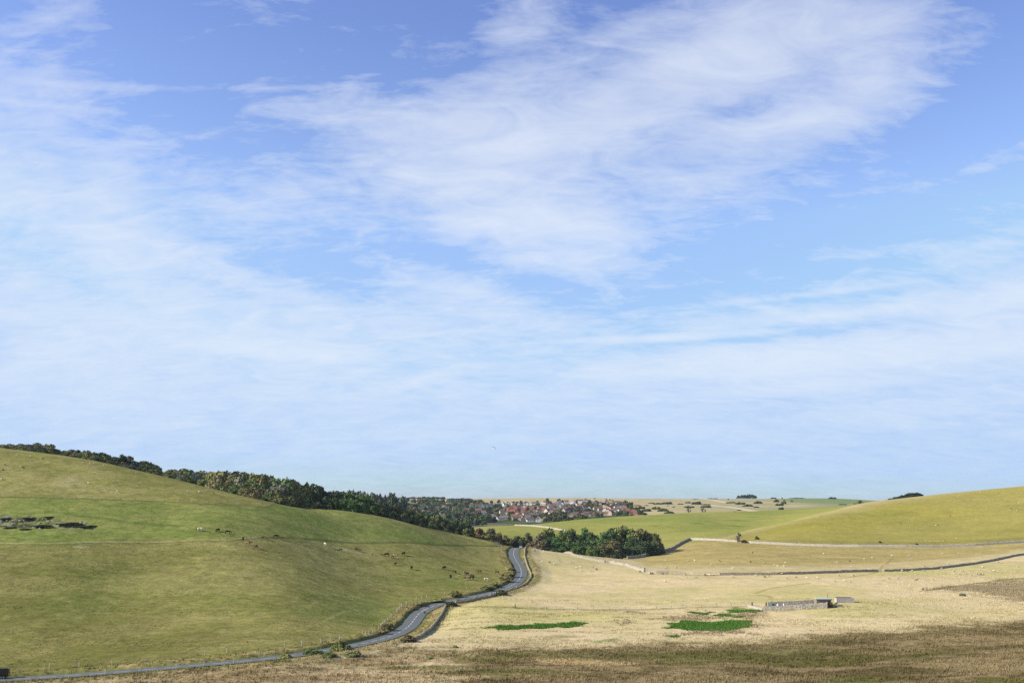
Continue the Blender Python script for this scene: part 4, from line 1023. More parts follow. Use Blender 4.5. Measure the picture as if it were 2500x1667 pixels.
# row of white gables high on the slope
for i, u in enumerate((1241, 1249.5, 1258.5, 1268, 1277.5, 1287, 1296)):
    house(u, 1232.5, 'white_gable', WHITE, BROWN if i % 2 else GREYR, R(-14), 'gables')
for u, v, k, rz in ((1187, 1233, 'white_gable', 10), (1197, 1234, 'white_gable', -12), (1207, 1234, 'white_gable', 5), (1220, 1235, 'tall_gable', -5), (1228, 1235, 'tall_gable', -25)):
    house(u, v, k, WHITE, BROWN, R(rz), 'upper_left')
for i, u in enumerate((1138, 1145, 1153, 1160, 1168, 1176, 1184, 1193)):
    house(u, 1238.2 - i * .25, ('long', 'white_gable', 'bungalow', 'long')[i % 4], WHITE, (BROWN, GREYR, BROWN, DARKR)[i % 4], R(8 - 3 * (i % 3)), 'terrace')
for i, u in enumerate((1235, 1244, 1256, 1272, 1283)):
    house(u, 1238.5 + (i == 1), ('white_gable', 'long', 'bungalow', 'long', 'white_gable')[i], WHITE, (GREYR, BROWN, BROWN, DARKR, BROWN)[i], R(-10 + 6 * i), 'second_row')
for u, v, k, wc, rc, rz in ((1306, 1231, 'long', WHITE, GREYR, -5), (1315, 1232, 'bungalow', WHITE, GREYR, 10), (1326, 1233, 'long', WHITE, BUFF, -8), (1335, 1231, 'villa', CREAM, BROWN, 12), (1343, 1234, 'bungalow', WHITE, BROWN, 0), (1357, 1233, 'long', WHITE, GREYR, 0), (1365, 1230, 'two_storey', WHITE, GREYR, 10), (1374, 1233, 'white_gable', WHITE, GREYR, -20), (1383, 1229, 'two_storey', WHITE, GREYR, 5), (1397, 1230, 'tall_gable', WHITE, GREYR, -15)):
    house(u, v, k, wc, rc, R(rz), 'ridge_white')
for u, v, k, rz in ((1247, 1250, 'villa', 20), (1256, 1247, 'villa', -20), (1266, 1249, 'villa', 25), (1280, 1251, 'tall_gable', 60), (1252, 1256, 'two_storey', -25), (1262, 1257, 'hip', 10)):
    house(u, v, k, TILEHUNG if rz > 0 else BRICK, RED, R(rz), 'red_cluster', sc=1.2)
for u, v, k, rz in ((1253, 1263, 'hip', 0), (1263, 1263, 'tall_gable', 30), (1272, 1265, 'hip', -20), (1257, 1270, 'two_storey', 10), (1268, 1271, 'white_gable', -10), (1275, 1271, 'white_gable', 15)):
    house(u, v, k, CREAM if rz >= 0 else BUFF, ORANGE if rz >= 10 else RED, R(rz), 'low_red')
for u, v, k, wc, rc, rz in ((1301, 1249, 'hip', BRICK, BROWN, 15), (1310, 1241, 'long', BUFF, ORANGE, -15), (1319, 1243, 'two_storey', BUFF, BROWN, 8), (1329, 1243, 'long', CREAM, RED, -20), (1305, 1257, 'villa', BUFF, ORANGE, -12), (1316, 1252, 'two_storey', CREAM, RED, 20), (1325, 1251, 'tall_gable', BRICK, RED, 50), (1335, 1252, 'tall_gable', CREAM, RED, -35), (1343, 1250, 'long', BRICK, BROWN, 12), (1312, 1262, 'hip', BUFF, BROWN, 5), (1300, 1263, 'two_storey', CREAM, PURPLE, -6), (1340, 1241, 'tall_gable', WHITE, RED, 30), (1349, 1244, 'hip', BUFF, RED, 0),
                            (1352, 1238, 'long', WHITE, BROWN, 5), (1361, 1240, 'hip', BUFF, PURPLE, -8), (1370, 1239, 'tall_gable', WHITE, BROWN, 24), (1378, 1238, 'hip', BUFF, RED, 3), (1356, 1247, 'long', BUFF, BROWN, -4), (1366, 1246, 'bungalow', WHITE, GREYR, 8)):
    house(u, v, k, wc, rc, R(rz), 'middle')
for u, v, k, wc, rc, rz in ((1194, 1265, 'bungalow', WHITE, GREYR, 0), (1204, 1267, 'tall_gable', WHITE, RED, 25), (1213, 1270, 'white_gable', WHITE, BROWN, -15), (1223, 1269, 'hip', CREAM, GREYR, 5), (1232, 1267, 'long', BUFF, GREYR, 0), (1187, 1268, 'bungalow', WHITE, GREYR, 10)):
    house(u, v, k, wc, rc, R(rz), 'valley_white')
for u, v, k, wc, rc, rz in ((1289, 1270, 'two_storey', BUFF, PURPLE, -10), (1295, 1273, 'long', WHITE, BROWN, 5), (1315, 1274, 'tall_gable', WHITE, BROWN, 0), (1331, 1272, 'white_gable', BUFF, BROWN, 20)):
    house(u, v, k, wc, rc, R(rz), 'field_edge')
for i in range(9):
    house(1379 + i * 6.4, 1251.5 - i * 1.15, 'tall_gable', (BUFF, CREAM, BRICK)[i % 3], (ORANGE, BROWN, RED)[i % 3], R(-40), 'diagonal')
for i in range(6):
    house(1404 + i * 5.5, 1240 - abs(i - 2) * 1.1, 'tall_gable' if i % 2 else 'two_storey', (CREAM, WHITE, BUFF)[i % 3], BROWN, R(-38), 'diagonal_upper')
for i, u in enumerate((1403, 1411, 1419, 1431)):
    house(u, 1227, ('white_gable', 'two_storey', 'two_storey', 'two_storey')[i], WHITE, (GREYR, BROWN, BROWN, PURPLE)[i], R(6 - 4 * i), 'skyline')
for i in range(14):
    u = 1437 + i * 7.3
    house(u, 1229.5 + (i % 3) * 1.6 + max(0, i - 8) * .5, ('hip', 'long', 'villa', 'bungalow')[i % 4], (WHITE, BUFF, CREAM)[i % 3], (PURPLE, BROWN, ORANGE, BROWN, DARKR)[i % 5], R(-20 + 13 * (i % 4)), 'top_right')
for i in range(5):
    house(1477 + i * 3.6, 1241 + i * 1.6, 'tall_gable', BUFF, (BROWN, ORANGE)[i % 2], R(-42), 'steep_row')
for i in range(5):
    house(1478 + i * 3.6, 1251 + i * 1.6, 'tall_gable', CREAM if i % 2 else BUFF, (ORANGE, BROWN)[i % 2], R(-42), 'steep_row_lower')
for i in range(13):
    house(1398 + i * 7.0, 1261.3 - i * .3, ('hip', 'two_storey', 'white_gable', 'long')[i % 4], (BUFF, CREAM, BRICK)[i % 3], (ORANGE, PURPLE, BROWN, RED)[i % 4], R(-12 + 8 * (i % 4)), 'field_row', dlo=1420)
for u, v, k, wc, rc, rz in ((1506, 1239, 'long', WHITE, BROWN, 8), (1514, 1240, 'bungalow', WHITE, BROWN, -6), (1522, 1241, 'long', WHITE, GREYR, 4), (1530, 1239, 'tall_gable', WHITE, DARKR, 24), (1508, 1246, 'bungalow', WHITE, BROWN, 0), (1517, 1247, 'long', CREAM, BROWN, 9), (1525, 1248, 'two_storey', BUFF, ORANGE, -14), (1519, 1253, 'white_gable', CREAM, ORANGE, 10)):
    house(u, v, k, wc, rc, R(rz), 'right_white')
for i in range(7):
    house(1523 + i * 4.7, 1252 + i * .9, ('hip', 'tall_gable', 'villa')[i % 3], (BRICK, TILEHUNG)[i % 2], (RED, (.23, .095, .07))[i % 2], R(-25 + 10 * (i % 3)), 'right_red')
for u, v, k, wc, rc, rz in ((983, 1243, 'two_storey', CREAM, RED, 10), (1000, 1249, 'white_gable', WHITE, RED, -10), (1008, 1249, 'bungalow', WHITE, BROWN, 5), (1021, 1254, 'long', CREAM, BROWN, 4), (1046, 1260, 'villa', WHITE, RED, 28), (1073, 1265, 'tall_gable', WHITE, BROWN, -8), (1085, 1266, 'long', BUFF, GREYR, 10), (1083, 1245, 'tall_gable', WHITE, RED, 20), (1104, 1272, 'hip', BUFF, BROWN, 0), (955, 1228, 'long', WHITE, BROWN, 5), (1012, 1238, 'hip', CREAM, RED, -8), (1033, 1256, 'tall_gable', WHITE, BROWN, 14), (1058, 1253, 'long', BUFF, RED, -5), (1094, 1255, 'white_gable', WHITE, GREYR, 6), (1112, 1246, 'long', CREAM, BROWN, 12), (1125, 1262, 'hip', WHITE, RED, -10), (1140, 1252, 'two_storey', BUFF, BROWN, 7), (1158, 1260, 'white_gable', WHITE, BROWN, -14), (1168, 1249, 'long', CREAM, RED, 4), (1180, 1256, 'hip', WHITE, GREYR, 10), (1040, 1240, 'bungalow', WHITE, BROWN, 0)):
    house(u, v, k, wc, rc, R(rz), 'left_scatter', sc=1.15 if u > 1040 else 1)

for u, v, k_, wc, rc, rz in ((1236, 1245, 'hip', CREAM, RED, 10), (1242, 1256, 'two_storey', BUFF, RED, -20), (1286, 1245, 'tall_gable', BRICK, RED, 30), (1292, 1254, 'hip', BUFF, BROWN, -10), (1283, 1259, 'two_storey', CREAM, RED, 15), (1297, 1243, 'long', BUFF, ORANGE, -5), (1347, 1257, 'tall_gable', CREAM, RED, 35), (1358, 1255, 'hip', BRICK, BROWN, 8), (1385, 1245, 'long', BUFF, RED, -12), (1393, 1241, 'hip', CREAM, BROWN, 20), (1440, 1247, 'tall_gable', BUFF, RED, -30), (1455, 1243, 'hip', CREAM, BROWN, 8), (1466, 1247, 'two_storey', BUFF, ORANGE, 16), (1497, 1249, 'hip', CREAM, RED, -8), (1226, 1253, 'two_storey', CREAM, BROWN, 12), (1215, 1247, 'hip', BUFF, RED, -14)):
    house(u, v, k_, wc, rc, R(rz), 'infill')

# trees of the village and the wooded hill behind the dark belt
def bluegreen(): 
    q = rnd.random()
    return jit(MID if q < .35 else GREEN if q < .6 else DARK if q < .8 else OLIVE if q < .93 else (.13, .10, .055), .15)
hx = np.array([t_[1] * t_[2] for t_ in VILLAGE]); hy = np.array([t_[2] for t_ in VILLAGE])
def free(x, y, r=7.0): return np.min(np.hypot(hx - x, hy - y)) > r
top3 = vt([(780, 1200), (830, 1197), (850, 1193), (862, 1195), (880, 1202), (892, 1196), (905, 1194), (925, 1196), (945, 1197), (955, 1194), (972, 1198), (985, 1215), (1010, 1217), (1040, 1215), (1060, 1216), (1100, 1218)])
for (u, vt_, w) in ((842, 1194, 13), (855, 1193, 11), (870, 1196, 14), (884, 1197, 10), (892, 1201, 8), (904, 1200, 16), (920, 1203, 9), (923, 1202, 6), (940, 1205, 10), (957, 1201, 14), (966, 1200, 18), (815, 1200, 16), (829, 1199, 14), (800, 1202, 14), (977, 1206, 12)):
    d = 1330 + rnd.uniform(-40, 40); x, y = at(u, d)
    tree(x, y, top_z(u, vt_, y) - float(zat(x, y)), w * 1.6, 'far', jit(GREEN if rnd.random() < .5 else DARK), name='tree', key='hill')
n_v = 0
random_uv = []
for u in np.arange(812, 1192, 15):
    for v in np.arange(1222, 1292, 8.5):
        random_uv.append((u + rnd.uniform(-7, 7), v + rnd.uniform(-4, 4)))
for u, v in random_uv:
    if u < 985 and v < 1212: continue
    if 1150 < u and v < 1232: continue
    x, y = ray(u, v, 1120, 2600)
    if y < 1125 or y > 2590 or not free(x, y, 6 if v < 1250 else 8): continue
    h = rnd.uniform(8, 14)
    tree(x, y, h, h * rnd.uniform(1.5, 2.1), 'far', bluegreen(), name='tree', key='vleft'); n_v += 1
for u, v, h, w, c in ((1336, 1231, 17, 12, GREEN), (1344, 1232, 10, 12, DARK), (1330, 1231, 9, 12, DARK), (1365, 1228, 12, 15, DARK), (1373, 1229, 10, 11, DARK), (1312, 1230, 9, 10, GREEN), (1440, 1232, 13, 14, DARK), (1456, 1232, 12, 11, DARK), (1446, 1236, 9, 14, GREEN), (1408, 1228, 7, 8, GREEN), (1218, 1228, 10, 12, DARK), (1200, 1229, 9, 10, GREEN), (1172, 1230, 12, 22, DARK), (1180, 1231, 9, 12, GREEN), (1160, 1229, 10, 18, DARK), (1150, 1227, 9, 18, GREEN), (1240, 1229, 6, 9, OLIVE), (1253, 1228, 6, 10, OLIVE), (1272, 1228, 8, 10, DARK), (1262, 1228, 5, 14, RUST), (1285, 1228, 5, 14, RUST),
                      (1526, 1233, 13, 18, GREEN), (1515, 1229, 7, 14, DARK), (1505, 1226, 5, 12, DARK), (1496, 1223, 4, 9, DARK), (1534, 1240, 14, 16, DARK), (1541, 1246, 12, 16, GREEN), (1550, 1251, 11, 16, DARK), (1558, 1254, 10, 14, GREEN), (1566, 1256, 8, 12, DARK), (1572, 1257, 5, 10, DARK), (1543, 1255, 8, 10, DARK), (1429, 1218, 3, 7, DARK), (1452, 1217, 3, 8, DARK), (1480, 1219, 3, 6, DARK), (1489, 1221, 3.5, 7, DARK), (1436, 1242, 10, 14, GREEN),
                      (1367, 1262, 12, 9, (.13, .13, .03)), (1372, 1265, 14, 10, DUSK), (1356, 1266, 10, 14, RUST), (1345, 1269, 8, 12, OLIVE), (1380, 1266, 9, 9, OLIVE), (1336, 1270, 6, 10, OLIVE), (1348, 1262, 10, 12, DARK)):
    x, y = ray(u, v, 1180, 3600)
    tree(x, y, h, w, 'far', jit(c, .12), name='tree', key='vnamed')
k = 0
grid_uv = [(u + rnd.uniform(-5, 5), v + rnd.uniform(-3, 3)) for u in np.arange(1196, 1545, 11.5) for v in np.arange(1235, 1280, 7.5)]
rnd.shuffle(grid_uv)
for u, v in grid_uv:
    x, y = ray(u, v, 1180, 2600)
    if y < 1195 or y > 2580 or not free(x, y, 8.5) or k >= 95: continue
    if y < 1420 and u > 1380: continue
    h = rnd.uniform(5, 10); k += 1
    tree(x, y, h, h * rnd.uniform(1.4, 2.0), 'far', bluegreen(), name='garden_tree', key='vgarden')

# thickets and clumps on the far downs
for (u, v, wu, hpx, c) in ((1590, 1229, 16, 3.2, OLIVE), (1606, 1231, 22, 4.5, DARK), (1630, 1230.5, 30, 6, DARK), (1660, 1231, 14, 3, OLIVE), (1680, 1228, 16, 4, MID), (1702, 1231, 26, 7.5, DARK), (1722, 1232.5, 22, 3, DARK), (1680, 1239, 26, 5, GREEN), (1725, 1238.5, 28, 5, DARK),
                          (1563, 1242, 22, 7, DARK), (1580, 1248, 24, 7, DARK), (1555, 1235, 18, 3, OLIVE), (1600, 1243, 22, 7, GREEN), (1618, 1248, 24, 8, GREEN), (1633, 1253, 22, 6, DARK), (1644, 1238, 8, 2.5, RUST), (1630, 1234.5, 6, 2, RUST), (1578, 1234.5, 9, 2.5, OLIVE),
                          (1785, 1228, 28, 3.5, DARK), (1805, 1231, 26, 6, DARK), (1825, 1236, 24, 6, DARK), (1850, 1229, 20, 7, DARK), (1845, 1238.5, 14, 4, DARK), (1895, 1225.5, 12, 8, DARK), (1898, 1234, 12, 6, DARK), (1908, 1234, 12, 6, DARK), (1914, 1230, 14, 8, MID), (1908, 1244, 14, 7, DARK), (1933, 1225, 6, 5, OLIVE), (1914, 1222, 5, 3, OLIVE),
                          (1887, 1214, 14, 3.5, DARK), (1945, 1216.5, 36, 2.2, DARK), (2030, 1217.5, 20, 5, DARK), (2055, 1232, 20, 2.5, DARK), (1737, 1217.5, 26, 2.0, DARK), (1697, 1218.5, 14, 1.5, OLIVE), (1803, 1246, 12, 3, RUST), (1793, 1250, 12, 2.5, OLIVE), (1778, 1219.5, 4, 3, DARK), (1909, 1212.5, 3.5, 3, DARK), (1834, 1251, 7, 2.5, GREEN),
                          (1010, 1217, 40, 5, DARK), (1036, 1217, 26, 6, DARK), (1058, 1218, 30, 6.5, DARK), (1078, 1218, 24, 6, DARK), (1105, 1218.5, 30, 3, DUSK), (1130, 1219, 34, 4, DARK), (1145, 1224, 20, 8, GREEN), (1084, 1232, 10, 7, GREY)):
    x, y = ray(u, v, 1500, 4300)
    m_ = y / F
    tree(x, y, max(1.6, hpx * m_), wu * m_, 'farthorn', jit(c, .1), name='thicket', key='thicket', depth=min(wu * m_, 14), low=0, rz=rnd.uniform(-.3, .3))
for u, v, h, w, kd in ((1681, 1254, 17, 13, 'open'), (1716, 1254, 20, 15, 'open')):
    x, y = ray(u, v, 1400, 2400); s_ = y / F
    tree(x, y, h * s_ , w * s_, kd, jit(DARK if u < 1700 else (.10, .085, .06)), name='tree', key='downtree', low=.25 if u > 1700 else .30)
for u, h in ((1804, 8), (1811, 9.2), (1818, 9.5), (1826, 10.6), (1831, 11.2), (1837, 10), (1843, 8.4)):
    x, y = ray(u, 1217.5, 2600, 3600); s_ = y / F
    tree(x, y, (h + 1) * s_, 12 * s_, 'far', jit(DARK, .06), name='tree', key='skyclump', low=.16)
# masts
def mast(u, v0, v1, d, label):
    x, y = at(u, d) if d else ray(u, v0, 1500, 3500)
    z = float(zat(x, y)); h = top_z(u, v1, y) - z
    tag(mesh_obj('radio_mast', tube_mesh('radio_mast', [((0, 0, -.5), .28, (0, 0, h * .5), .2), ((0, 0, h * .5), .2, (0, 0, h), .12)], plain('mast_steel', (.45, .45, .46), .5, .6), 6), None, (x, y, z)), label, 'mast')
mast(1501, 1222, 1204, None, 'thin mast standing over the right end of the village')
mast(812, 1197, 1188, 1340, 'thin mast rising from the wooded hill left of the village')

# ------------------------------------------------------------------ bushes on the verges and in the chalk pit
for (u, v, w, h, kd, col, lab) in (
        (830, 1588, 7.0, 2.9, 'thorn', (.075, .085, .028), 'big rounded green bush at the roadside hiding part of the carriageway'),
        (762, 1597, 7.5, 1.7, 'thorn', (.070, .095, .030), 'low spreading green bramble between the big rounded bush and the scrub'),
        (800, 1600, 5.0, 1.3, 'thorn', (.085, .105, .035), 'small green bramble at the foot of the big rounded bush'),
        (693, 1606, 4.5, 1.4, 'thorn', OLIVE, 'olive scrub bush on the lower road edge near a fence post'),
        (855, 1600, 6.0, 1.5, 'thorn', (.10, .11, .04), 'yellowish low bramble spreading right of the big rounded bush'),
        (941, 1533, 6.0, 1.9, 'thorn', (.10, .085, .038), 'brown mound of bramble on the bank inside the first road bend'),
        (930, 1541, 5.5, 1.2, 'thorn', (.15, .12, .05), 'tawny low bramble below the brown mound inside the first bend'),
        (992, 1484, 8.0, .9, 'thorn', (.15, .12, .055), 'straw-brown thicket at the top of the paling fence'),
        (1017, 1474, 7.0, 1.1, 'thorn', (.12, .105, .045), 'dull brown bramble on the bank above the motorcycle'),
        (1062, 1466, 9.0, 1.2, 'thorn', (.11, .115, .04), 'long low olive bramble on the bank above the road'),
        (1108, 1453, 7.5, 2.2, 'thorn', (.105, .105, .036), 'olive dome-shaped bush on the bank beyond the paling fence'),
        (1188, 1437, 8.0, 1.8, 'thorn', (.10, .105, .036), 'olive bush on the inner bank before the second bend'),
        (1207, 1429, 7.0, 1.6, 'thorn', (.12, .115, .045), 'brownish bush on the inner bank of the second bend'),
        (1243, 1404, 7.5, 2.4, 'thorn', (.09, .085, .032), 'dark humped bush casting shade on the second bend'),
        (1236, 1416, 7.5, 2.2, 'thorn', (.10, .09, .036), 'brown humped bush beside two cattle at the second bend'),
        (1248, 1392, 5.5, 1.5, 'thorn', (.085, .085, .03), 'small dark bush topping the inner bank of the second bend'),
        (1221, 1450, 7.0, 2.2, 'thorn', (.05, .055, .02), 'dark bush on the outer wall of the second bend'),
        (1210, 1453, 5.0, 1.7, 'thorn', (.055, .06, .022), 'small dark bush next to two short white posts'),
        (1093, 1480, 5.0, 2.3, 'thorn', (.05, .05, .022), 'dark bush where the lower stone wall begins'),
        (1102, 1478, 5.5, 1.8, 'thorn', (.065, .06, .026), 'low dark bush beside the gap between two grassy walls'),
        (1120, 1470, 4.5, 1.5, 'thorn', (.14, .11, .06), 'small tawny bush at the near end of the upper grassy wall'),
        (995, 1563, 5.5, 1.9, 'thorn', (.08, .065, .032), 'dark brown bush at the lower end of the lower grassy wall'),
        (984, 1566, 4.0, 1.4, 'thorn', (.10, .085, .04), 'small brown bush ending the lower grassy wall'),
        (2032, 1483, 4.2, 2.2, 'open', (.075, .07, .03), 'dark straggly bush against the end of the flint fold'),
        (2350, 1454, 4.0, 1.3, 'thorn', (.09, .10, .055), 'grey-green bush in the straw patch near the brown scrub triangle'),
        (1110, 1580, 2.5, .9, 'thorn', BRIGHT, 'small bright green shrub alone in the straw-coloured scrub'),
        (1047, 1608, 3.0, .8, 'thorn', (.11, .14, .04), 'low green shrub at the scrub edge below the lower wall')):
    x, y = ray(u, v, 150, 1200)
    o = tree(x, y, h, w, kd, jit(tuple(1.75 * c_ for c_ in col), .08), name='bush', key=None, low=0, depth=w * .8)
    tag(o, lab, 'bush', 'roadside and scrub bushes')
for i, (u, v, w, h, c) in enumerate(((22, 1288, 5, 1.1, DUSK), (60, 1291, 5, 1.0, DARK), (100, 1284, 7, 1.4, DUSK), (118, 1287, 5, 1.0, DARK), (150, 1279, 5, 1.1, DUSK), (172, 1278, 7, 1.4, (.06, .045, .03)), (190, 1280, 5, 1.2, DUSK), (205, 1284, 6, 1.1, DARK), (222, 1283, 4, .8, DARK), (10, 1266, 6, 1.0, DUSK), (70, 1264, 7, 1.0, DUSK), (118, 1262, 5, .9, DUSK), (40, 1275, 6, .9, (.12, .10, .05)))):
    x, y = ray(u, v, 380, 560)
    tree(x, y, h * .62, w * 1.35, 'thorn', tuple(1.15 * q_ for q_ in c), name='bush', key='pit', low=0, depth=w * 1.1)

# ------------------------------------------------------------------ loose grass: blades in tufts (stuff)
GRASSM, t_, b_ = new_mat('grass_blades')
va_ = t_.n.new('ShaderNodeVertexColor'); va_.layer_name = 'albedo'
t_.l.new(va_.outputs[0], b_.inputs['Base Color']); b_.inputs['Roughness'].default_value = .9; b_.inputs['Specular IOR Level'].default_value = .05
def grid_at(x, y, M):
    i = np.clip(np.searchsorted(GY, y), 0, len(GY) - 1); j = np.clip(np.searchsorted(GA, x / y), 0, len(GA) - 1)
    return M[i, j]
def blades(name, x, y, h, col, per, width, lean, label, cat='grass', spread=.25):
    n = len(x)
    x = np.repeat(x, per) + RNG.normal(0, spread, n * per); y = np.repeat(y, per) + RNG.normal(0, spread, n * per)
    h = np.repeat(h, per) * RNG.uniform(.6, 1.2, n * per); col = np.repeat(col, per, 0) * RNG.uniform(.84, 1.20, (n * per, 1))
    z = zat(x, y)
    th = RNG.uniform(0, math.pi, n * per); w = width * RNG.uniform(.6, 1.4, n * per) / 2
    dx, dy = np.cos(th) * w, np.sin(th) * w
    lx = lean * h * RNG.normal(.6, .5, n * per); ly = h * RNG.normal(0, .25, n * per)
    V = np.stack([np.stack([x - dx, y - dy, z - .05], 1), np.stack([x + dx, y + dy, z - .05], 1), np.stack([x + lx + dx * .25, y + ly, z + h], 1)], 1).reshape(-1, 3)
    me = np_mesh(name, V, np.arange(len(V)).reshape(-1, 3), [GRASSM], False, np.repeat(np.clip(col, .01, .8), 3, 0))
    return tag(mesh_obj(name, me), label, cat, None, 'stuff')
def scatter(n, y0, y1, a0=-.56, a1=.56):
    y = np.sqrt(RNG.uniform(y0 ** 2, y1 ** 2, n)); x = RNG.uniform(a0, a1, n) * y
    return x, y
# scrub in front
x, y = scatter(66000, 205, 372)
k = ((grid_at(x, y, ZONE) == 2) | ((grid_at(x, y, ZONE) == 1) & (RNG.random(len(x)) < .55 * np.exp(-np.abs(y - grid_at(x, y, np.repeat(B1, len(GY), 0) if B1.shape[0] == 1 else B1)) / 9)))) & (np.abs(grid_at(x, y, ROADT)) > 5)
x, y = x[k], y[k]
clump = fbm(x * .6, y, 3.5, 2, 3)
k = RNG.random(len(x)) < sstep(clump, .30, .62) * .8 + .2
x, y, clump = x[k], y[k], clump[k]
blades('tall_grass', x, y, .25 + .55 * clump * RNG.uniform(.6, 1.3, len(x)), grid_at(x, y, COL) * (.74 + .42 * clump[:, None]), 5, .16, .45, 'tall dry grass and brown scrub covering the rough ground below the road')
# verges
x, y = scatter(150000, 228, 720)
rt_ = grid_at(x, y, ROADT)
k = ((rt_ > 4.2) & (rt_ < 9.0)) | ((rt_ < -3.6) & (rt_ > -10.5))
k &= RNG.random(len(x)) < np.clip(1.6 - y / 700, .3, 1)
x, y = x[k], y[k]
blades('verge_grass', x, y, RNG.uniform(.25, .75, len(x)), grid_at(x, y, COL) * 1.05, 5, .18, .35, 'rough bleached bents growing on both banks of the road')
# thin dry grass in the pale field
x, y = scatter(60000, 300, 420, -.12, .56)
k = (grid_at(x, y, ZONE) == 1) & (np.abs(grid_at(x, y, ROADT)) > 9)
x, y = x[k], y[k]; nn = fbm(x * .5, y, 5, 3, 3)
k = RNG.random(len(x)) < sstep(nn, .42, .66) * np.clip(1.9 - (y - 300) / 75, .08, 1)
x, y = x[k], y[k]
blades('dry_grass', x, y, RNG.uniform(.15, .42, len(x)), grid_at(x, y, COL) * RNG.uniform(.55, 1.05, (len(x), 1)), 4, .14, .3, 'sparse dead grass stalks standing in the pale field')
# brown stalks round the green patches
gm = sum(poly_mask(rays([(cx_ - rx, cy_), (cx_, cy_ - ry), (cx_ + rx, cy_), (cx_, cy_ + ry)]), 3, 5, 7) for cx_, cy_, rx, ry in ((1760, 1545, 110, 7), (1830, 1502, 45, 9), (1700, 1505, 60, 5), (1640, 1510, 60, 4), (1520, 1520, 30, 8), (1850, 1525, 26, 6), (1545, 1495, 30, 3)))
x, y = scatter(90000, 318, 385, 0.05, .30)
k = RNG.random(len(x)) < np.clip(grid_at(x, y, gm), 0, 1) * .16
x, y = x[k], y[k]
blades('dead_stalks', x, y, RNG.uniform(.3, .7, len(x)), np.array([[.24, .18, .11]]) * RNG.uniform(.7, 1.5, (len(x), 1)), 4, .14, .25, 'brown dead thistle stalks around the green patches', 'stalks')
GPM = np.clip(sum(GP[:8]), 0, 1)
x, y = scatter(260000, 318, 385, -.06, .28)
k = RNG.random(len(x)) < grid_at(x, y, GPM) * .6
x, y = x[k], y[k]
blades('nettles', x, y, RNG.uniform(.3, .6, len(x)), np.array([[.090, .195, .030]]) * RNG.uniform(.5, 1.35, (len(x), 1)), 3, .16, .1, 'vivid green nettle patches in the pale field', 'nettles', .12)
# tussocks on the pasture
x, y = scatter(70000, 262, 560, -.56, .02)
k = (grid_at(x, y, ZONE) == 0) & (grid_at(x, y, ROADT) > 8)
x, y = x[k], y[k]; nn = fbm(x * .5, y, 7, 1, 3)
k = RNG.random(len(x)) < sstep(nn, .45, .7) * np.clip(1.4 - y / 600, .2, 1)
x, y = x[k], y[k]
blades('pasture_tussocks', x, y, RNG.uniform(.10, .30, len(x)), grid_at(x, y, COL) * RNG.uniform(.6, 1.35, (len(x), 1)), 3, .18, .3, 'grass tussocks dotted over the hillside pasture')
# brown scrub triangle and its straw edge
x, y = scatter(40000, 380, 540, .36, .56)
k = grid_at(x, y, sp) * .9 + .1 * (grid_at(x, y, COL)[:, 0] > .4) > RNG.random(len(x)) * 1.0
x, y = x[k], y[k]
blades('brown_scrub', x, y, RNG.uniform(.2, .5, len(x)), grid_at(x, y, COL) * RNG.uniform(.6, 1.3, (len(x), 1)), 3, .2, .3, 'brown heathy scrub in the wedge under the dark wall', 'scrub')
# chalk rubble in the pit
rk = []
V, Fq = [], []
ROCKM = plain('chalk_rock', (.27, .27, .25), .9, var=.25, scale=1.2)
for _ in range(36):
    u = rnd.uniform(-20, 215); v = rnd.uniform(1262, 1291) if u < 130 else rnd.uniform(1272, 1288)
    x, y = ray(u, v, 380, 560); z = float(zat(x, y)); r_ = rnd.uniform(.25, .8); n = len(V)
    Rm = Matrix.Rotation(rnd.uniform(0, 6), 3, 'Z')
    for p in ICO1[0]:
        q = Rm @ Vector((p[0] * 1.5, p[1], p[2] * .7)) * r_ * rnd.uniform(.75, 1.2)
        V.append((x + q.x, y + q.y, z + q.z + .1))
    Fq += [tuple(int(i) + n for i in f) for f in ICO1[1]]
tag(mesh_obj('chalk_rubble', np_mesh('chalk_rubble', V, Fq, [ROCKM])), 'grey chalk rubble lying in the overgrown pit on the green hillside', 'rubble', None, 'stuff')

# ------------------------------------------------------------------ fences
POSTM = plain('weathered_wood', (.42, .38, .31), .9, var=.2, scale=4)
DPOSTM = plain('dark_wood', (.15, .12, .09), .9, var=.2, scale=4)
WIREM = plain('fence_wire', (.35, .35, .34), .5, .7)
def post_mesh(name, h, r, mat, sq=True):
    return boxes(name, [(-r, r, -r, r, -.4, h)], mat) if sq else tube_mesh(name, [((0, 0, -.4), r, (0, 0, h), r * .9)], mat, 6)
def fence(pts, h, r, label, mat=POSTM, wires=2, name='post_fence', sizes=None):
    root = empty(name, (pts[0][0], pts[0][1], float(zat(*pts[0]))))
    ox, oy, oz = root.location
    pm = post_mesh('post', h, r, mat)
    V, Fq = [], []
    tops = []
    for i, (x, y) in enumerate(pts):
        z = float(zat(x, y)); k = 1 + rnd.uniform(-.12, .12)
        o = mesh_obj('post', pm, root, (x - ox, y - oy, z - oz), rnd.uniform(0, 1.5))
        o.scale = (1, 1, k); o.rotation_euler[0] = rnd.uniform(-.05, .05); o.rotation_euler[1] = rnd.uniform(-.05, .05)
        tops.append((x - ox, y - oy, z - oz))
    segs = []
    for j in range(wires):
        zz = h * (.9 - .38 * j)
        for p, q in zip(tops[:-1], tops[1:]):
            segs.append(((p[0], p[1], p[2] + zz), .012, (q[0], q[1], q[2] + zz), .012))
    mesh_obj('wire', tube_mesh('wire', segs, WIREM, 3), root)['kind'] = 'stuff'
    return tag(root, label, 'fence')
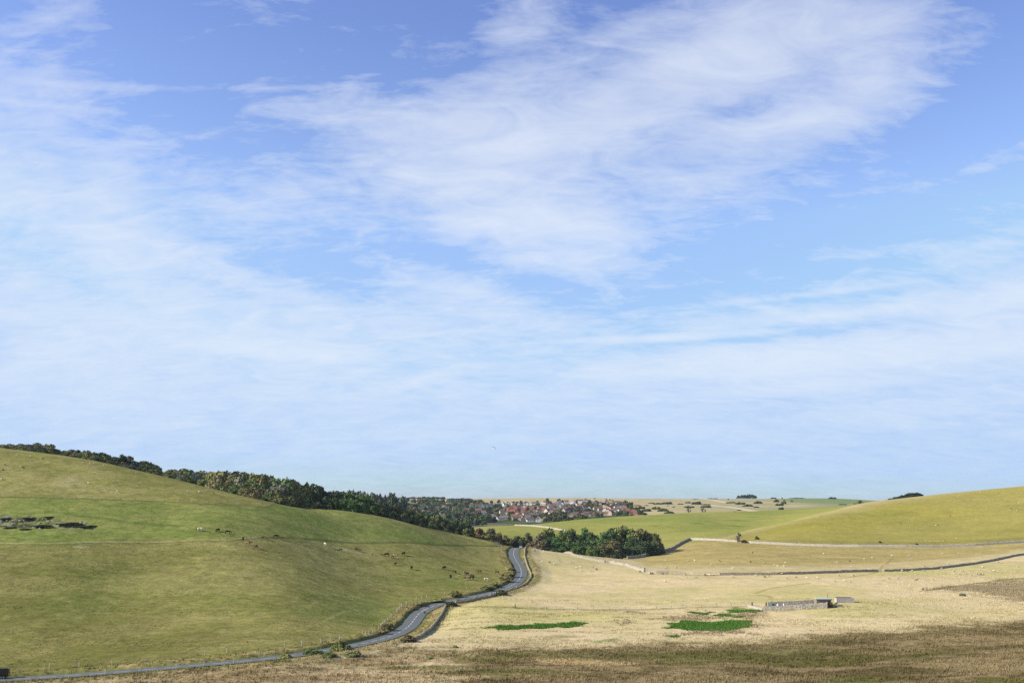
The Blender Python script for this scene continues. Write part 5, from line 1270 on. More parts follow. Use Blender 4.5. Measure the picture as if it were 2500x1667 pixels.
left_posts = [(44, 1639), (108, 1633), (120, 1632), (193, 1627), (273, 1621), (358, 1612), (430, 1606.5), (500, 1599), (553, 1594), (600, 1589), (695, 1580.5), (737, 1575.5), (783, 1569), (806, 1564.5), (824, 1561), (829, 1560), (838, 1558.5)]
fence(rays(left_posts, 230, 420), 1.35, .075, 'widely spaced pale posts along the upper edge of the lower road')
pal = [(886, 1551), (893, 1550), (901, 1547.5), (910, 1544), (917, 1540), (924, 1536)] + [(930 + i * 4.2, 1531 - i * 4.15) for i in range(13)] + [(986, 1477.5), (992, 1473.5)]
fence(rays(pal, 260, 520), 1.3, .085, 'closely set pale posts climbing the bank inside the first road bend')
fence(rays([(1016, 1464), (1029, 1461), (1042, 1458), (1062, 1453.5), (1086, 1450), (1100, 1446.5), (1124, 1441.5), (1140, 1438.5), (1165, 1433), (1190, 1428)], 300, 640), 1.3, .07, 'thin pale posts above the road between the two bends')
fence(rays([(257, 1645), (345, 1637.5), (430, 1630.5), (498, 1625), (570, 1620)], 225, 330), 1.2, .075, 'few grey posts on the scrub edge of the lower road')
fence(rays([(955, 1571), (966, 1568), (972, 1567), (982, 1564.5), (990, 1563)], 225, 420), 1.1, .08, 'short weathered posts by the bushes below the first bend')
gf_ = resample([p for p in rays([(0, 1212), (150, 1215), (350, 1222), (520, 1231), (650, 1238), (700, 1231)], 300, 900)], 7.0)
fence([tuple(p) for p in gf_], 1.15, .06, 'long thin fence crossing the hillside above the green pasture', DPOSTM, name='wire_fence')
fence([tuple(p) for p in resample(rays([(1198, 1321), (1226, 1333), (1224, 1345), (1226, 1362), (1234, 1380), (1238, 1392)], 400, 700), 9.0)], 1.15, .06, 'sparse fence down the pasture edge beside the upper road')
fence([tuple(p) for p in resample(rays([(1256, 1484.5), (1400, 1486), (1560, 1487), (1640, 1484), (1822, 1479)], 300, 480), 6.0)], 1.05, .045, 'low wire fence running across the pale field to the flint fold', DPOSTM, name='wire_fence')
def lone_post(u, v, h, r, mat, label, name='post', cat='post', lo=200, hi=900):
    x, y = ray(u, v, lo, hi)
    return tag(mesh_obj(name, post_mesh(name, h, r, mat), None, (x, y, float(zat(x, y)))), label, cat)
WHITEM = plain('white_paint', (.75, .75, .74), .6, var=.08)
lone_post(1276.5, 1377, 1.5, .09, WHITEM, 'white marker post on the outer verge of the upper bend', 'marker_post', 'marker post')
lone_post(1210, 1453.5, 1.4, .12, WHITEM, 'left one of two short white posts beside a dark bush', 'marker_post', 'marker post')
lone_post(1215.5, 1453, 1.5, .12, WHITEM, 'right one of two short white posts beside a dark bush', 'marker_post', 'marker post')
lone_post(1258, 1483.5, 1.6, .13, DPOSTM, 'stout corner post where the low wire fence begins')
# timber gate at the corner of the brown scrub wedge
gx, gy = ray(2258, 1441, 300, 600); gz = float(zat(gx, gy))
g = empty('field_gate', (gx, gy, gz))
for dx_, hh in ((-.7, 1.3), (.95, 1.5), (-1.0, 1.0)): mesh_obj('gate_post', post_mesh('gate_post', hh, .11, DPOSTM), g, (dx_, 0, 0))
for zz in (.4, .8, 1.15): mesh_obj('rail', boxes('rail', [(-.62, .87, -.03, .03, zz, zz + .09)], POSTM), g)
tag(g, 'small weathered wooden gate at the point of the brown scrub wedge', 'gate')

# ------------------------------------------------------------------ flint sheepfold with shed, tank and corrugated pen
FR, FL, RE = ray(2020, 1484.5, 300, 480), ray(1863, 1491.5, 300, 480), ray(1824, 1478.5, 300, 480)
BL, BR = at(1867, FL[1] + 9.5), at(2003, FR[1] + 9.0)
fold = empty('sheepfold', (FL[0], FL[1], float(zat(*FL))))
FOLDM = flint_mat('painted_sunlit_flint', (.20, .17, .12), (.88, .80, .64), 4.2)  # front wall flint lightened and warmed as if the sun struck it
FOLDG = flint_mat('grey_flint', (.10, .095, .09), (.46, .44, .41), 3.6)
def fold_wall(name, P, h0, h1, th, mat, label=None, cap=None):
    pts = resample(P, .8); n = len(pts); T = np.gradient(pts, axis=0); T /= np.hypot(T[:, 0], T[:, 1])[:, None]; Nn = np.stack([-T[:, 1], T[:, 0]], 1) * th / 2
    g_ = gsmooth(zat(pts[:, 0], pts[:, 1])[:, None], 3)[:, 0]; hh = np.linspace(h0, h1, n) + RNG.normal(0, .04, n)
    o_ = fold.location
    V = np.concatenate([np.stack([pts[:, 0] + s_ * Nn[:, 0] - o_.x, pts[:, 1] + s_ * Nn[:, 1] - o_.y, zz - o_.z], 1) for s_, zz in ((-1, g_ - .5), (-1, g_ + hh), (1, g_ + hh), (1, g_ - .5))])
    i = np.arange(n - 1)
    Fq = [q for k in range(3) for q in np.stack([i + k * n, i + 1 + k * n, i + 1 + (k + 1) * n, i + (k + 1) * n], 1).tolist()] + [[0, n, 2 * n, 3 * n], [4 * n - 1, 3 * n - 1, 2 * n - 1, n - 1]]
    o = mesh_obj(name, np_mesh(name, V, Fq, [mat]), fold)
    if label: o['label'] = label
    return o
bh0 = top_z(1867, 1468.5, BL[1]) - float(zat(*BL)); bh1 = top_z(1985, 1462, BR[1]) - float(zat(*BR))
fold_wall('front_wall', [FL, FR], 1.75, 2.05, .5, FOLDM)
fold_wall('back_wall', [BL, BR], bh0, bh1, .5, FOLDG)
fold_wall('end_wall', [(FR[0] - .02, FR[1] + .27), (BR[0] + .8, BR[1] - .27)], 2.05, 1.9, .5, FOLDG)
fold_wall('end_wall', [(FL[0] + .3, FL[1] + .27), (BL[0] + .3, BL[1] - .27)], .7, 1.0, .4, FOLDG)
fold_wall('low_wall', [RE, (FL[0] - .05, FL[1] - .02)], .5, 1.2, .5, plain('concrete', (.36, .33, .28), .9, var=.12, scale=1), 'low pale concrete wall')
for u, y_, hh in ((1829.5, RE[1] + .5, 1.3), (1863.5, FL[1] + 2.5, 2.9)):
    x_, _ = at(u, y_)
    mesh_obj('gate_post', post_mesh('gate_post', hh, .22, plain('tarred_wood', (.16, .11, .05), .9)), fold, (x_ - fold.location.x, y_ - fold.location.y, float(zat(x_, y_)) - fold.location.z))
tag(fold, 'roofless flint-walled sheepfold standing in the pale field', 'sheepfold')
yc = FR[1] + 4.2
x0, x1 = at(1982.5, yc)[0], at(2017.5, yc)[0]
zb = float(zat((x0 + x1) / 2, yc)); zt = top_z(2000, 1459.5, yc - 1.6) - zb
shed = empty('shed', ((x0 + x1) / 2, yc, zb)); hw_ = (x1 - x0) / 2
mesh_obj('wall', boxes('wall', [(-hw_, hw_, -1.6, 1.6, -.4, zt - .5)], plain('brown_boards', (.25, .175, .11), .9, var=.2, scale=2)), shed)
mesh_obj('roof', np_mesh('roof', [(-hw_ - .25, -1.9, zt - .42), (hw_ + .25, -1.9, zt - .42), (hw_ + .25, 1.9, zt - .12), (-hw_ - .25, 1.9, zt - .12), (-hw_ - .25, -1.9, zt - .30), (hw_ + .25, -1.9, zt - .30), (hw_ + .25, 1.9, zt), (-hw_ - .25, 1.9, zt)],
                         [(0, 3, 2, 1), (4, 5, 6, 7), (0, 1, 5, 4), (1, 2, 6, 5), (2, 3, 7, 6), (3, 0, 4, 7)], [plain('pale_roofing', (.42, .44, .38), .95, spec=.05)]), shed)
mesh_obj('fascia', boxes('fascia', [(-hw_ - .25, hw_ + .25, -1.96, -1.91, zt - .66, zt - .30)], plain('green_paint', (.07, .19, .12), .6)), shed)
mesh_obj('door', boxes('door', [(hw_ - 1.2, hw_ - .45, -1.66, -1.605, -.2, zt - .95)], plain('red_brown_door', (.24, .08, .05), .7)), shed)
for sx in (-.2, .6):
    mesh_obj('window', boxes('window', [(sx - .3, sx + .3, -1.66, -1.605, 1.15, 1.65)], PANE), shed)
mesh_obj('stove_pipe', tube_mesh('stove_pipe', [((hw_ - .55, .6, zt - .6), .09, (hw_ - .55, .6, zt + 1.55), .09)], plain('rusty_steel', (.20, .13, .09), .6, .5), 8), shed)
tag(shed, 'brown wooden shed with green fascia and stove pipe inside the flint fold', 'shed')
def prop(name, u, y_, bs, mat, label, cat, rz=0.0):
    x_, _ = at(u, y_)
    return tag(mesh_obj(name, boxes(name, bs, mat), None, (x_, y_, float(zat(x_, y_))), rz), label, cat)
ty = FL[1] + 6.0
tank = empty('water_tank', (at(1880, ty)[0], ty, float(zat(at(1880, ty)[0], ty))))
mesh_obj('tank_body', boxes('tank_body', [(-.55, .55, -.5, .5, 0, 1.7)], plain('green_plastic', (.02, .16, .11), .4, 0, .5)), tank)
mesh_obj('lid', boxes('lid', [(-.6, .6, -.55, .55, 1.704, 1.80)], plain('dark_green_plastic', (.015, .10, .07), .4)), tank)
tag(tank, 'dark green water tank behind the front wall of the flint fold', 'tank')
for u, lab in ((1891, 'white plastic drum standing next to the green water tank'), (1906, 'small white plastic drum further along the fold wall')):
    x_ = at(u, ty - .5)[0]
    tag(mesh_obj('plastic_drum', tube_mesh('plastic_drum', [((0, 0, 0), .30, (0, 0, 1.5), .32), ((0, 0, 1.5), .32, (0, 0, 1.75), .16)], plain('white_plastic', (.7, .7, .68), .4, 0, .5), 10), None, (x_, ty - .5, float(zat(x_, ty - .5)))), lab, 'drum')
hy_ = BL[1] - 1.6
hx0, hx1 = at(1960, hy_)[0], at(1978, hy_)[0]
hur = empty('metal_hurdle', ((hx0 + hx1) / 2, hy_, float(zat((hx0 + hx1) / 2, hy_)) + .75))
GALV = plain('galvanised_steel', (.55, .56, .58), .35, .8)
for zz in (.35, .65, .95, 1.25): mesh_obj('bar', tube_mesh('bar', [((-1.5, 0, zz), .035, (1.5, 0, zz), .035)], GALV, 6), hur)
for xx_ in (-1.5, 1.5): mesh_obj('upright', tube_mesh('upright', [((xx_, .08, -.75), .04, (xx_, .08, 1.35), .04)], GALV, 6), hur)
tag(hur, 'silvery metal hurdle leaning by the back wall of the fold', 'hurdle')
cx0, cyy = ray(2041, 1470.5, 300, 480); cx1 = at(2073.5, cyy)[0]
corr = empty('corrugated_pen', ((cx0 + cx1) / 2, cyy, float(zat((cx0 + cx1) / 2, cyy)))); hw_ = (cx1 - cx0) / 2
hc = top_z(2057, 1458, cyy) - corr.location.z
SHEETM = plain('weathered_tin', (.42, .40, .37), .6, .2, .3, .2, .9)
npan = 8; pw = 2 * hw_ / npan
for i in range(npan):
    V, Fq = [], []
    for k in range(5):
        xa = i * pw + k * pw / 4 * .98
        V += [(xa - hw_, -1.2 + (.06 if k % 2 else -.03), -.2), (xa - hw_, -1.2 + (.06 if k % 2 else -.03), hc + rnd.uniform(-.05, .05))]
    Fq = [(2 * k, 2 * k + 2, 2 * k + 3, 2 * k + 1) for k in range(4)]
    mesh_obj('panel', np_mesh('panel', V, Fq, [SHEETM]), corr)
mesh_obj('side', boxes('side', [(-hw_ - .06, -hw_ - .01, -1.25, 1.6, -.2, hc - .05)], SHEETM), corr)
mesh_obj('side', boxes('side', [(hw_ + .01, hw_ + .06, -1.25, 1.6, -.2, hc - .05)], SHEETM), corr)
mesh_obj('back', boxes('back', [(-hw_, hw_, 1.55, 1.6, -.2, hc + .05)], DPOSTM), corr)
tag(corr, 'grey corrugated-iron pen standing beyond the end of the flint fold', 'pen')

# ------------------------------------------------------------------ living things
def skin_mesh(name, verts, edges, mat, levels=1, tint=None, root=0):
    me = D.meshes.new(name); me.from_pydata([v[:3] for v in verts], edges, [])
    o = D.objects.new(name, me); C.objects.link(o)
    m = o.modifiers.new('skin', 'SKIN'); m.use_smooth_shade = True
    sv = me.skin_vertices[0].data
    for i, v in enumerate(verts):
        sv[i].radius = (v[3], v[4] if len(v) > 4 else v[3]); sv[i].use_root = (i == root)
    ss = o.modifiers.new('sub', 'SUBSURF'); ss.levels = levels; ss.render_levels = levels
    dg = bpy.context.evaluated_depsgraph_get(); dg.update()
    out = D.meshes.new_from_object(o.evaluated_get(dg), depsgraph=dg)
    D.objects.remove(o); D.meshes.remove(me)
    out.name = name; out.materials.clear(); out.materials.append(mat)
    out.polygons.foreach_set('use_smooth', np.ones(len(out.polygons), bool))
    ca = out.color_attributes.new('albedo', 'FLOAT_COLOR', 'POINT')
    co = np.zeros(len(out.vertices) * 3, np.float32); out.vertices.foreach_get('co', co); co = co.reshape(-1, 3)
    cc = np.ones((len(co), 4), np.float32)
    if tint is not None: cc[:, :3] = tint(co)
    ca.data.foreach_set('color', cc.ravel())
    return out
HIDE = tinted('hide', True, .8, 3, .1); WOOL = tinted('wool', True, .95, 6, .12)
def legs(front_x, rear_x, w, top, r0, r1, base):
    V, E = [], []
    for sx, par, xs in ((1, base[0], front_x), (-1, base[1], rear_x)):
        for sy in (-1, 1):
            n = len(V)
            bend = .03 if sx > 0 else -.07
            V += [(xs, sy * w, top, r0), (xs + bend, sy * w, top * .52, r1 * 1.25), (xs + (0 if sx > 0 else .01), sy * w, top * .12, r1), (xs + .03, sy * w, 0.02, r1 * 1.15)]
            E += [(('B', par), n), (n, n + 1), (n + 1, n + 2), (n + 2, n + 3)]
    return V, E
def beast(name, body, bedges, front_x, rear_x, w, top, r0, r1, base, mat, tint):
    V = list(body); E = list(bedges); LV, LE = legs(front_x, rear_x, w, top, r0, r1, base)
    off_ = len(V)
    for a, b in LE:
        E.append((a[1] if isinstance(a, tuple) else a + off_, b + off_))
    return skin_mesh(name, V + LV, E, mat, 1, tint, 1)
def cow_body(graze):
    hd = [(.98, 0, 1.02, .20, .15), (1.22, 0, .62, .16, .12), (1.34, 0, .30, .10, .08)] if graze else [(.98, 0, 1.32, .21, .16), (1.22, 0, 1.52, .17, .13), (1.52, 0, 1.40, .10, .09)]
    return [(-.88, 0, 1.12, .26, .26), (-.25, 0, 1.05, .36, .34), (.55, 0, 1.10, .31, .30)] + hd + [(-1.08, 0, 1.18, .05), (-1.14, 0, .62, .03), (-1.14, 0, .40, .05)], [(1, 0), (1, 2), (2, 3), (3, 4), (4, 5), (0, 6), (6, 7), (7, 8)]
dark_shank = lambda co: np.where(co[:, 2:3] < .16, .6, 1.0) * np.ones((1, 3))
white_face = lambda co: np.where((co[:, 0:1] > 1.15) | (co[:, 2:3] < .30), 5.0, 1.0) * np.array([[1.0, 1.0, 1.0]])
COWS = {}
for g_ in (True, False):
    b, e = cow_body(g_)
    COWS[('plain', g_)] = beast('cow', b, e, .50, -.80, .21, .82, .15, .065, (2, 0), HIDE, dark_shank)
    COWS[('white', g_)] = beast('cow', b, e, .50, -.80, .21, .82, .15, .065, (2, 0), HIDE, white_face)
def sheep_body(graze):
    hd = [(.52, 0, .62, .13), (.66, 0, .34, .09), (.72, 0, .16, .06)] if graze else [(.50, 0, .82, .13), (.62, 0, .98, .10), (.80, 0, .93, .06)]
    return [(-.42, 0, .66, .24, .22), (-.02, 0, .64, .29, .26), (.32, 0, .66, .24, .23)] + hd + [(-.62, 0, .60, .06)], [(1, 0), (1, 2), (2, 3), (3, 4), (4, 5), (0, 6)]
def pale_all(co): return np.where((co[:, 2:3] < .22), .55, 1.0) * np.ones((1, 3))
def dark_face(co): return np.where((co[:, 2:3] < .28) | (co[:, 0:1] > .56), .16, 1.0) * np.ones((1, 3))
SHEEP = {}
for g_ in (True, False):
    b, e = sheep_body(g_)
    SHEEP[('pale', g_)] = beast('sheep', b, e, .26, -.36, .13, .46, .07, .035, (2, 0), WOOL, pale_all)
    SHEEP[('dark', g_)] = beast('sheep', b, e, .26, -.36, .13, .46, .07, .035, (2, 0), WOOL, dark_face)
def stand(o, x, y, rz, sc=1.0):
    o.location = (x, y, float(zat(x, y)) - .01); o.rotation_euler = (0, 0, rz); o.scale = (sc,) * 3
BLACK = (.018, .015, .013); DBROWN = (.038, .022, .014); BROWNC = (.085, .042, .022); TAN = (.28, .16, .085); CREAMC = (.62, .52, .38); REDC = (.11, .045, .024)
cows = [(489, 1296, CREAMC, 'plain', 1.1), (531.5, 1298, BLACK, 'plain', 1), (556.5, 1303, DBROWN, 'plain', 1.05), (593, 1320, BLACK, 'plain', 1.05), (604, 1330, TAN, 'plain', .95), (624, 1339, BROWNC, 'white', 1.1), (643.5, 1315, BROWNC, 'white', .95), (674, 1313, DBROWN, 'white', 1.05), (793.5, 1332, CREAMC, 'plain', 1), (831, 1345, BLACK, 'plain', .75),
        (869.5, 1344, DBROWN, 'plain', .95), (878, 1345.5, TAN, 'plain', .85), (909.5, 1355.5, DBROWN, 'plain', .55), (931, 1355, BROWNC, 'plain', .55), (943, 1358, DBROWN, 'plain', 1.15), (958, 1362, TAN, 'plain', .9), (967, 1361, TAN, 'white', .9), (985, 1355, DBROWN, 'plain', 1.1), (965.5, 1379, BROWNC, 'plain', .8), (1005, 1389, DBROWN, 'plain', 1.05),
        (1084, 1390, BLACK, 'white', 1.1), (1106, 1396, BROWNC, 'plain', .6), (1112.5, 1399, DBROWN, 'plain', .85), (1133, 1401, TAN, 'plain', .85), (1140, 1404, BROWNC, 'plain', .95), (1100.5, 1411, BLACK, 'plain', 1.05), (1135, 1415, TAN, 'white', .95), (1150.5, 1415, DBROWN, 'plain', 1.15), (1153, 1408.5, REDC, 'plain', .95), (1170, 1398.5, BROWNC, 'plain', .95), (1213, 1401, BROWNC, 'white', 1), (1188, 1418, CREAMC, 'plain', 1), (1227, 1409, REDC, 'plain', 1), (1224, 1415, DBROWN, 'plain', .8)]
cw = {BLACK: 'black', DBROWN: 'dark brown', BROWNC: 'brown', TAN: 'tan', CREAMC: 'cream', REDC: 'red-brown'}
bycol = {}
for c_ in sorted(cows): bycol.setdefault((c_[2], c_[3], c_[4] < .7), []).append(c_)
for i, (u, v, col, kd, sc) in enumerate(cows):
    x, y = ray(u, v, 250, 700); gz_ = rnd.random() < .75
    o = mesh_obj('calf' if sc < .7 else 'cow', COWS[(kd, gz_)], color=col)
    stand(o, x, y, rnd.choice((0.3, 2.7, 1.2, -1.0, 3.4, -.4, 4.2)) + rnd.uniform(-.3, .3), sc * 1.12)
    L_ = bycol[(col, kd, sc < .7)]; L_ = sorted(L_)
    tag(o, f"{cw[col]} {'calf' if sc < .7 else 'cow'}{' with white face' if kd == 'white' else ''} {'grazing' if gz_ else 'standing'} on the pasture, {fromleft(L_.index((u, v, col, kd, sc)), len(L_))} of its colour",
        'calf' if sc < .7 else 'cow', 'cattle scattered over the hillside pasture')

def crop(ox, oy, k, L): return [(ox + a / k, oy + b / k) for a, b in L]
sheep_sets = [
 ('upper', 'upper hillside by the crest wood', 'sheep on the upper hillside', crop(0, 1070, 5.88, [(258, 238), (413, 272), (440, 267), (615, 303), (443, 328), (904, 328), (1192, 360), (1290, 373), (1352, 376), (1493, 398), (70, 388), (296, 411), (330, 425), (453, 430), (45, 463), (92, 495), (20, 597), (1867, 485), (1962, 505), (1052, 670), (1267, 652), (1643, 624), (2033, 637), (1206, 772), (1442, 774), (1685, 765)])
  + crop(380, 1130, 5.88, [(457, 419), (625, 424), (726, 411), (835, 453), (940, 489)])),
 ('road', 'pale field beside the upper road', 'sheep in the pale field near the road', crop(1250, 1270, 5.88, [(365, 405), (345, 449), (325, 444), (450, 450), (425, 558), (430, 604), (540, 611), (605, 634), (620, 626), (685, 589), (850, 607), (925, 690), (980, 674), (985, 732), (1130, 740), (1180, 684), (1195, 691), (1218, 716), (1840, 748), (1960, 766), (1985, 770), (2015, 768), (2195, 885)])),
 ('brow', 'brow near the dark tree clump', 'sheep on the brow near the dark trees', crop(1250, 1270, 5.88, [(815, 430), (1115, 459), (1282, 474), (1412, 489), (1512, 506), (1675, 519), (1703, 520), (1830, 528), (1867, 535), (2208, 584), (2205, 692), (2222, 688)]) + crop(1200, 1180, 3.92, [(1880, 745), (1945, 743), (2100, 786), (2190, 748), (2310, 818), (1770, 812)])),
 ('hill', 'smooth hill behind the far wall', 'sheep on the right-hand hill', crop(1700, 1150, 2.94, [(1880, 184), (1970, 210), (1852, 224), (1805, 244), (2068, 195), (2168, 162), (2198, 174), (2315, 230), (2258, 272), (2258, 285), (2300, 284), (2228, 215), (2025, 318), (1957, 322), (1822, 323), (1565, 339), (1525, 352), (1528, 365), (1465, 377), (1718, 392), (1735, 389), (2157, 449), (1867, 486), (1590, 502), (1650, 502), (1680, 505), (1740, 506), (1780, 505), (2038, 153), (2336, 162)])),
 ('mid', 'tan field between two walls', 'sheep in the tan field between the walls', crop(1700, 1150, 2.94, [(405, 589), (610, 594), (914, 597), (170, 650), (390, 655), (335, 667), (490, 662), (637, 662), (105, 677), (558, 679), (585, 687), (630, 687), (950, 692), (1010, 658), (1102, 650), (1205, 634), (1263, 624), (1349, 622), (1405, 609), (1527, 609), (1580, 602), (1527, 642), (1545, 638), (1768, 595), (1885, 597), (2013, 607), (2050, 627), (2155, 602), (1110, 692), (1355, 687), (1812, 669), (1635, 687), (2038, 609), (465, 632)])),
 ('near', 'bleached field under the grey wall', 'sheep in the bleached field below the long wall', crop(1700, 1150, 2.94, [(62, 749), (85, 749), (95, 750), (115, 750), (255, 760), (425, 755), (492, 764), (520, 760), (613, 742), (650, 773), (718, 766), (795, 771), (868, 771), (1022, 753), (1125, 753), (993, 795), (1066, 791), (1107, 798), (1355, 717), (1477, 717), (1512, 723), (1548, 721), (1632, 720), (1382, 775), (1584, 786), (1700, 783), (1850, 723), (1760, 703), (1888, 744), (1905, 723), (1915, 725), (1935, 743), (1978, 755), (2017, 743), (2043, 746), (2060, 746), (2135, 720), (2168, 660), (2190, 660), (2055, 692), (1445, 773), (2308, 688)]) + crop(1200, 1180, 3.92, [(1510, 868), (1540, 870), (1640, 872), (1920, 872), (2040, 884), (1865, 903), (1960, 903), (2300, 893)]))]
for key, where, grp, L in sheep_sets:
    items = []
    for (u, v) in L:
        q = rnd.random()
        kd = 'dark' if q < .35 else 'pale'
        col = (.56, .50, .37) if q > .12 else (.12, .10, .085)
        items.append((u, v, kd, col))
    groups = {}
    for it in items: groups.setdefault((it[2], it[3]), []).append(it)
    for (kd, col), G in groups.items():
        G.sort()
        for i, (u, v, _, _) in enumerate(G):
            x, y = ray(u, v, 300, 1250); gz_ = rnd.random() < .7
            o = mesh_obj('sheep', SHEEP[(kd, gz_)], color=jit(col, .12)); stand(o, x, y, rnd.choice((0, 3.14)) + rnd.uniform(-1, 1), 1.05)
            w_ = 'dark fleeced' if col[0] < .3 else 'cream dark-faced' if kd == 'dark' else 'all-cream'
            tag(o, f"{w_} sheep on the {where}, {fromleft(i, len(G))}", 'sheep', grp)

# rider on a motorcycle coming down the road
def along(u, v, side):
    """a point on the road nearest a photo pixel, shifted sideways (+ = left of travel away from camera)"""
    x, y = ray(u, v, 230, 720)
    i = int(np.argmin((RP[:, 0] - x) ** 2 + (RP[:, 1] - y) ** 2))
    p = RP[i] + RN[i] * side
    return p[0], p[1], float(RZ[i]), math.atan2(RT[i, 1], RT[i, 0])
mx, my, mz, mh = along(1030, 1497, -1.9)
mh += math.pi
bike = empty('motorcycle', (mx, my, mz + .02), mh)
RUB = plain('rubber', (.02, .02, .02), .8); BLK = plain('black_paint', (.02, .02, .025), .3, 0, .5); CHR = plain('chrome', (.5, .5, .52), .25, .9)
def ring(name, r, w, mat, n=16):
    V, Fq = [], []
    for k in range(n):
        a = 2 * math.pi * k / n
        for rr, yy in ((r, -w / 2), (r, w / 2), (r * .72, w / 2), (r * .72, -w / 2)):
            V.append((rr * math.cos(a), yy, rr * math.sin(a)))
    for k in range(n):
        k2 = (k + 1) % n
        for j in range(4): Fq.append((4 * k + j, 4 * k + (j + 1) % 4, 4 * k2 + (j + 1) % 4, 4 * k2 + j))
    return np_mesh(name, V, Fq, [mat])
tyre = ring('wheel', .32, .13, RUB)
for wx in (-.70, .72):
    wo = mesh_obj('wheel', tyre, bike, (wx, 0, .32))
    mesh_obj('rim', tube_mesh('rim', [((0, -.05, 0), .22, (0, .05, 0), .22)], CHR, 12), wo)
mesh_obj('body', skin_mesh('body', [(-.75, 0, .80, .12, .12), (-.25, 0, .74, .17, .14), (.15, 0, .86, .20, .17), (.48, 0, .88, .14, .13), (.05, 0, .45, .20, .2)], [(0, 1), (1, 2), (2, 3), (1, 4)], BLK, 1, None, 1), bike)
mesh_obj('fork', tube_mesh('fork', [((.72, -.09, .32), .03, (.45, -.09, 1.0), .035), ((.72, .09, .32), .03, (.45, .09, 1.0), .035)], CHR, 6), bike)
mesh_obj('handlebar', tube_mesh('handlebar', [((.40, -.38, 1.05), .02, (.40, .38, 1.05), .02)], BLK, 6), bike)
mesh_obj('headlight', tube_mesh('headlight', [((.55, 0, .92), .10, (.66, 0, .92), .09)], plain('lamp_glass', (.6, .6, .6), .1, 0, .6), 10), bike)
tag(bike, 'black motorcycle being ridden down the road past the first bend', 'motorcycle')
CLOTH = tinted('clothing', True, .9, 5, .08)
def rider_col(co):
    c = np.tile(np.array([[.66, .60, .64]]), (len(co), 1))
    lower = (co[:, 2] < .86) | ((co[:, 2] < .96) & (co[:, 0] > -.05) & (np.abs(co[:, 1]) > .10))
    c[lower] = (.022, .022, .03)
    hand = (co[:, 0] > .30) & (co[:, 2] > .9); c[hand] = (.03, .03, .03)
    return c
px_ = [(-.30, 0, .90, .17, .13), (-.24, 0, 1.12, .17, .12), (-.12, 0, 1.38, .19, .12), (-.06, 0, 1.50, .07, .07)]
pe_ = [(0, 1), (1, 2), (2, 3)]
for sy in (-1, 1):
    n = len(px_)
    px_ += [(-.08, sy * .23, 1.40, .085), (.10, sy * .34, 1.20, .06), (.33, sy * .35, 1.09, .045), (.42, sy * .33, 1.06, .045)]
    pe_ += [(2, n), (n, n + 1), (n + 1, n + 2), (n + 2, n + 3)]
    n = len(px_)
    px_ += [(-.22, sy * .14, .86, .11), (.20, sy * .22, .74, .085), (.02, sy * .22, .34, .06), (.14, sy * .22, .28, .05)]
    pe_ += [(0, n), (n, n + 1), (n + 1, n + 2), (n + 2, n + 3)]
rider = mesh_obj('person', skin_mesh('person', px_, pe_, CLOTH, 1, rider_col, 0), None, (mx, my, mz + .02), mh, (1, 1, 1))
helm = mesh_obj('helmet', np_mesh('helmet', ICO2[0] * np.array([.155, .135, .165]) + np.array([-.02, 0, 1.64]), ICO2[1], [BLK], True), rider)
mesh_obj('visor', np_mesh('visor', [(.115, -.10, 1.60), (.115, .10, 1.60), (.10, .10, 1.72), (.10, -.10, 1.72), (.150, 0, 1.60), (.135, 0, 1.72)], [(0, 4, 5, 3), (4, 1, 2, 5)], [plain('visor_tint', (.01, .01, .015), .05, 0, .6)]), helm)
tag(rider, 'person in a white jacket and black helmet riding the motorcycle', 'person')

# cars
def extrude_profile(name, prof, w, mat, inset=.0, smooth=False):
    n = len(prof)
    V = [(x, -w / 2 * (1 - inset * (z > .9)), z) for x, z in prof] + [(x, w / 2 * (1 - inset * (z > .9)), z) for x, z in prof]
    Fq = [tuple(range(n)), tuple(range(2 * n - 1, n - 1, -1))] + [(i, i + n, (i + 1) % n + n, (i + 1) % n) for i in range(n)]
    return np_mesh(name, V, Fq, [mat], smooth)
def vehicle(name, loc, rz, prof, w, paint_, glass_boxes, wheels, wr, lamps, label, cat):
    root = empty(name, loc, rz)
    b = mesh_obj('body', extrude_profile('body', prof, w, paint_, .12), root)
    bv = b.modifiers.new('edges', 'BEVEL'); bv.width = .06; bv.segments = 2; bv.limit_method = 'ANGLE'
    for gname, verts, faces in glass_boxes: mesh_obj(gname, np_mesh(gname, verts, faces, [PANE]), root)
    wm = tube_mesh('wheel', [((0, -.11, 0), wr, (0, .11, 0), wr)], RUB, 16)
    for wx, wy in wheels:
        wo = mesh_obj('wheel', wm, root, (wx, wy, wr))
        mesh_obj('hubcap', tube_mesh('hubcap', [((0, .111, 0), wr * .6, (0, .125, 0), wr * .5)] if wy > 0 else [((0, -.111, 0), wr * .6, (0, -.125, 0), wr * .5)], CHR, 12), wo)
    for nm, bx_, mt in lamps: mesh_obj(nm, boxes(nm, [bx_], mt), root)
    return tag(root, label, cat)
HEAD = plain('headlamp', (.75, .75, .72), .15, 0, .6); TAIL = plain('tail_lamp', (.35, .02, .015), .25, 0, .6)
carp = [(-2.05, .30), (2.05, .30), (2.10, .62), (1.95, .82), (1.05, .95), (.45, 1.42), (-1.15, 1.45), (-1.85, 1.02), (-2.10, .92)]
cz_ = RZ[int(np.argmax(np.where(RP[:, 1] > 500, CAMZ * 0 + (RZ - CAMZ) / RP[:, 1], -9)))]
icar = int(np.argmin(np.abs(RP[:, 1] - (ray(1257, 1337.5, 500, 720)[1] + 22))))
ic = RP[icar] - RN[icar] * -1.6 * -1
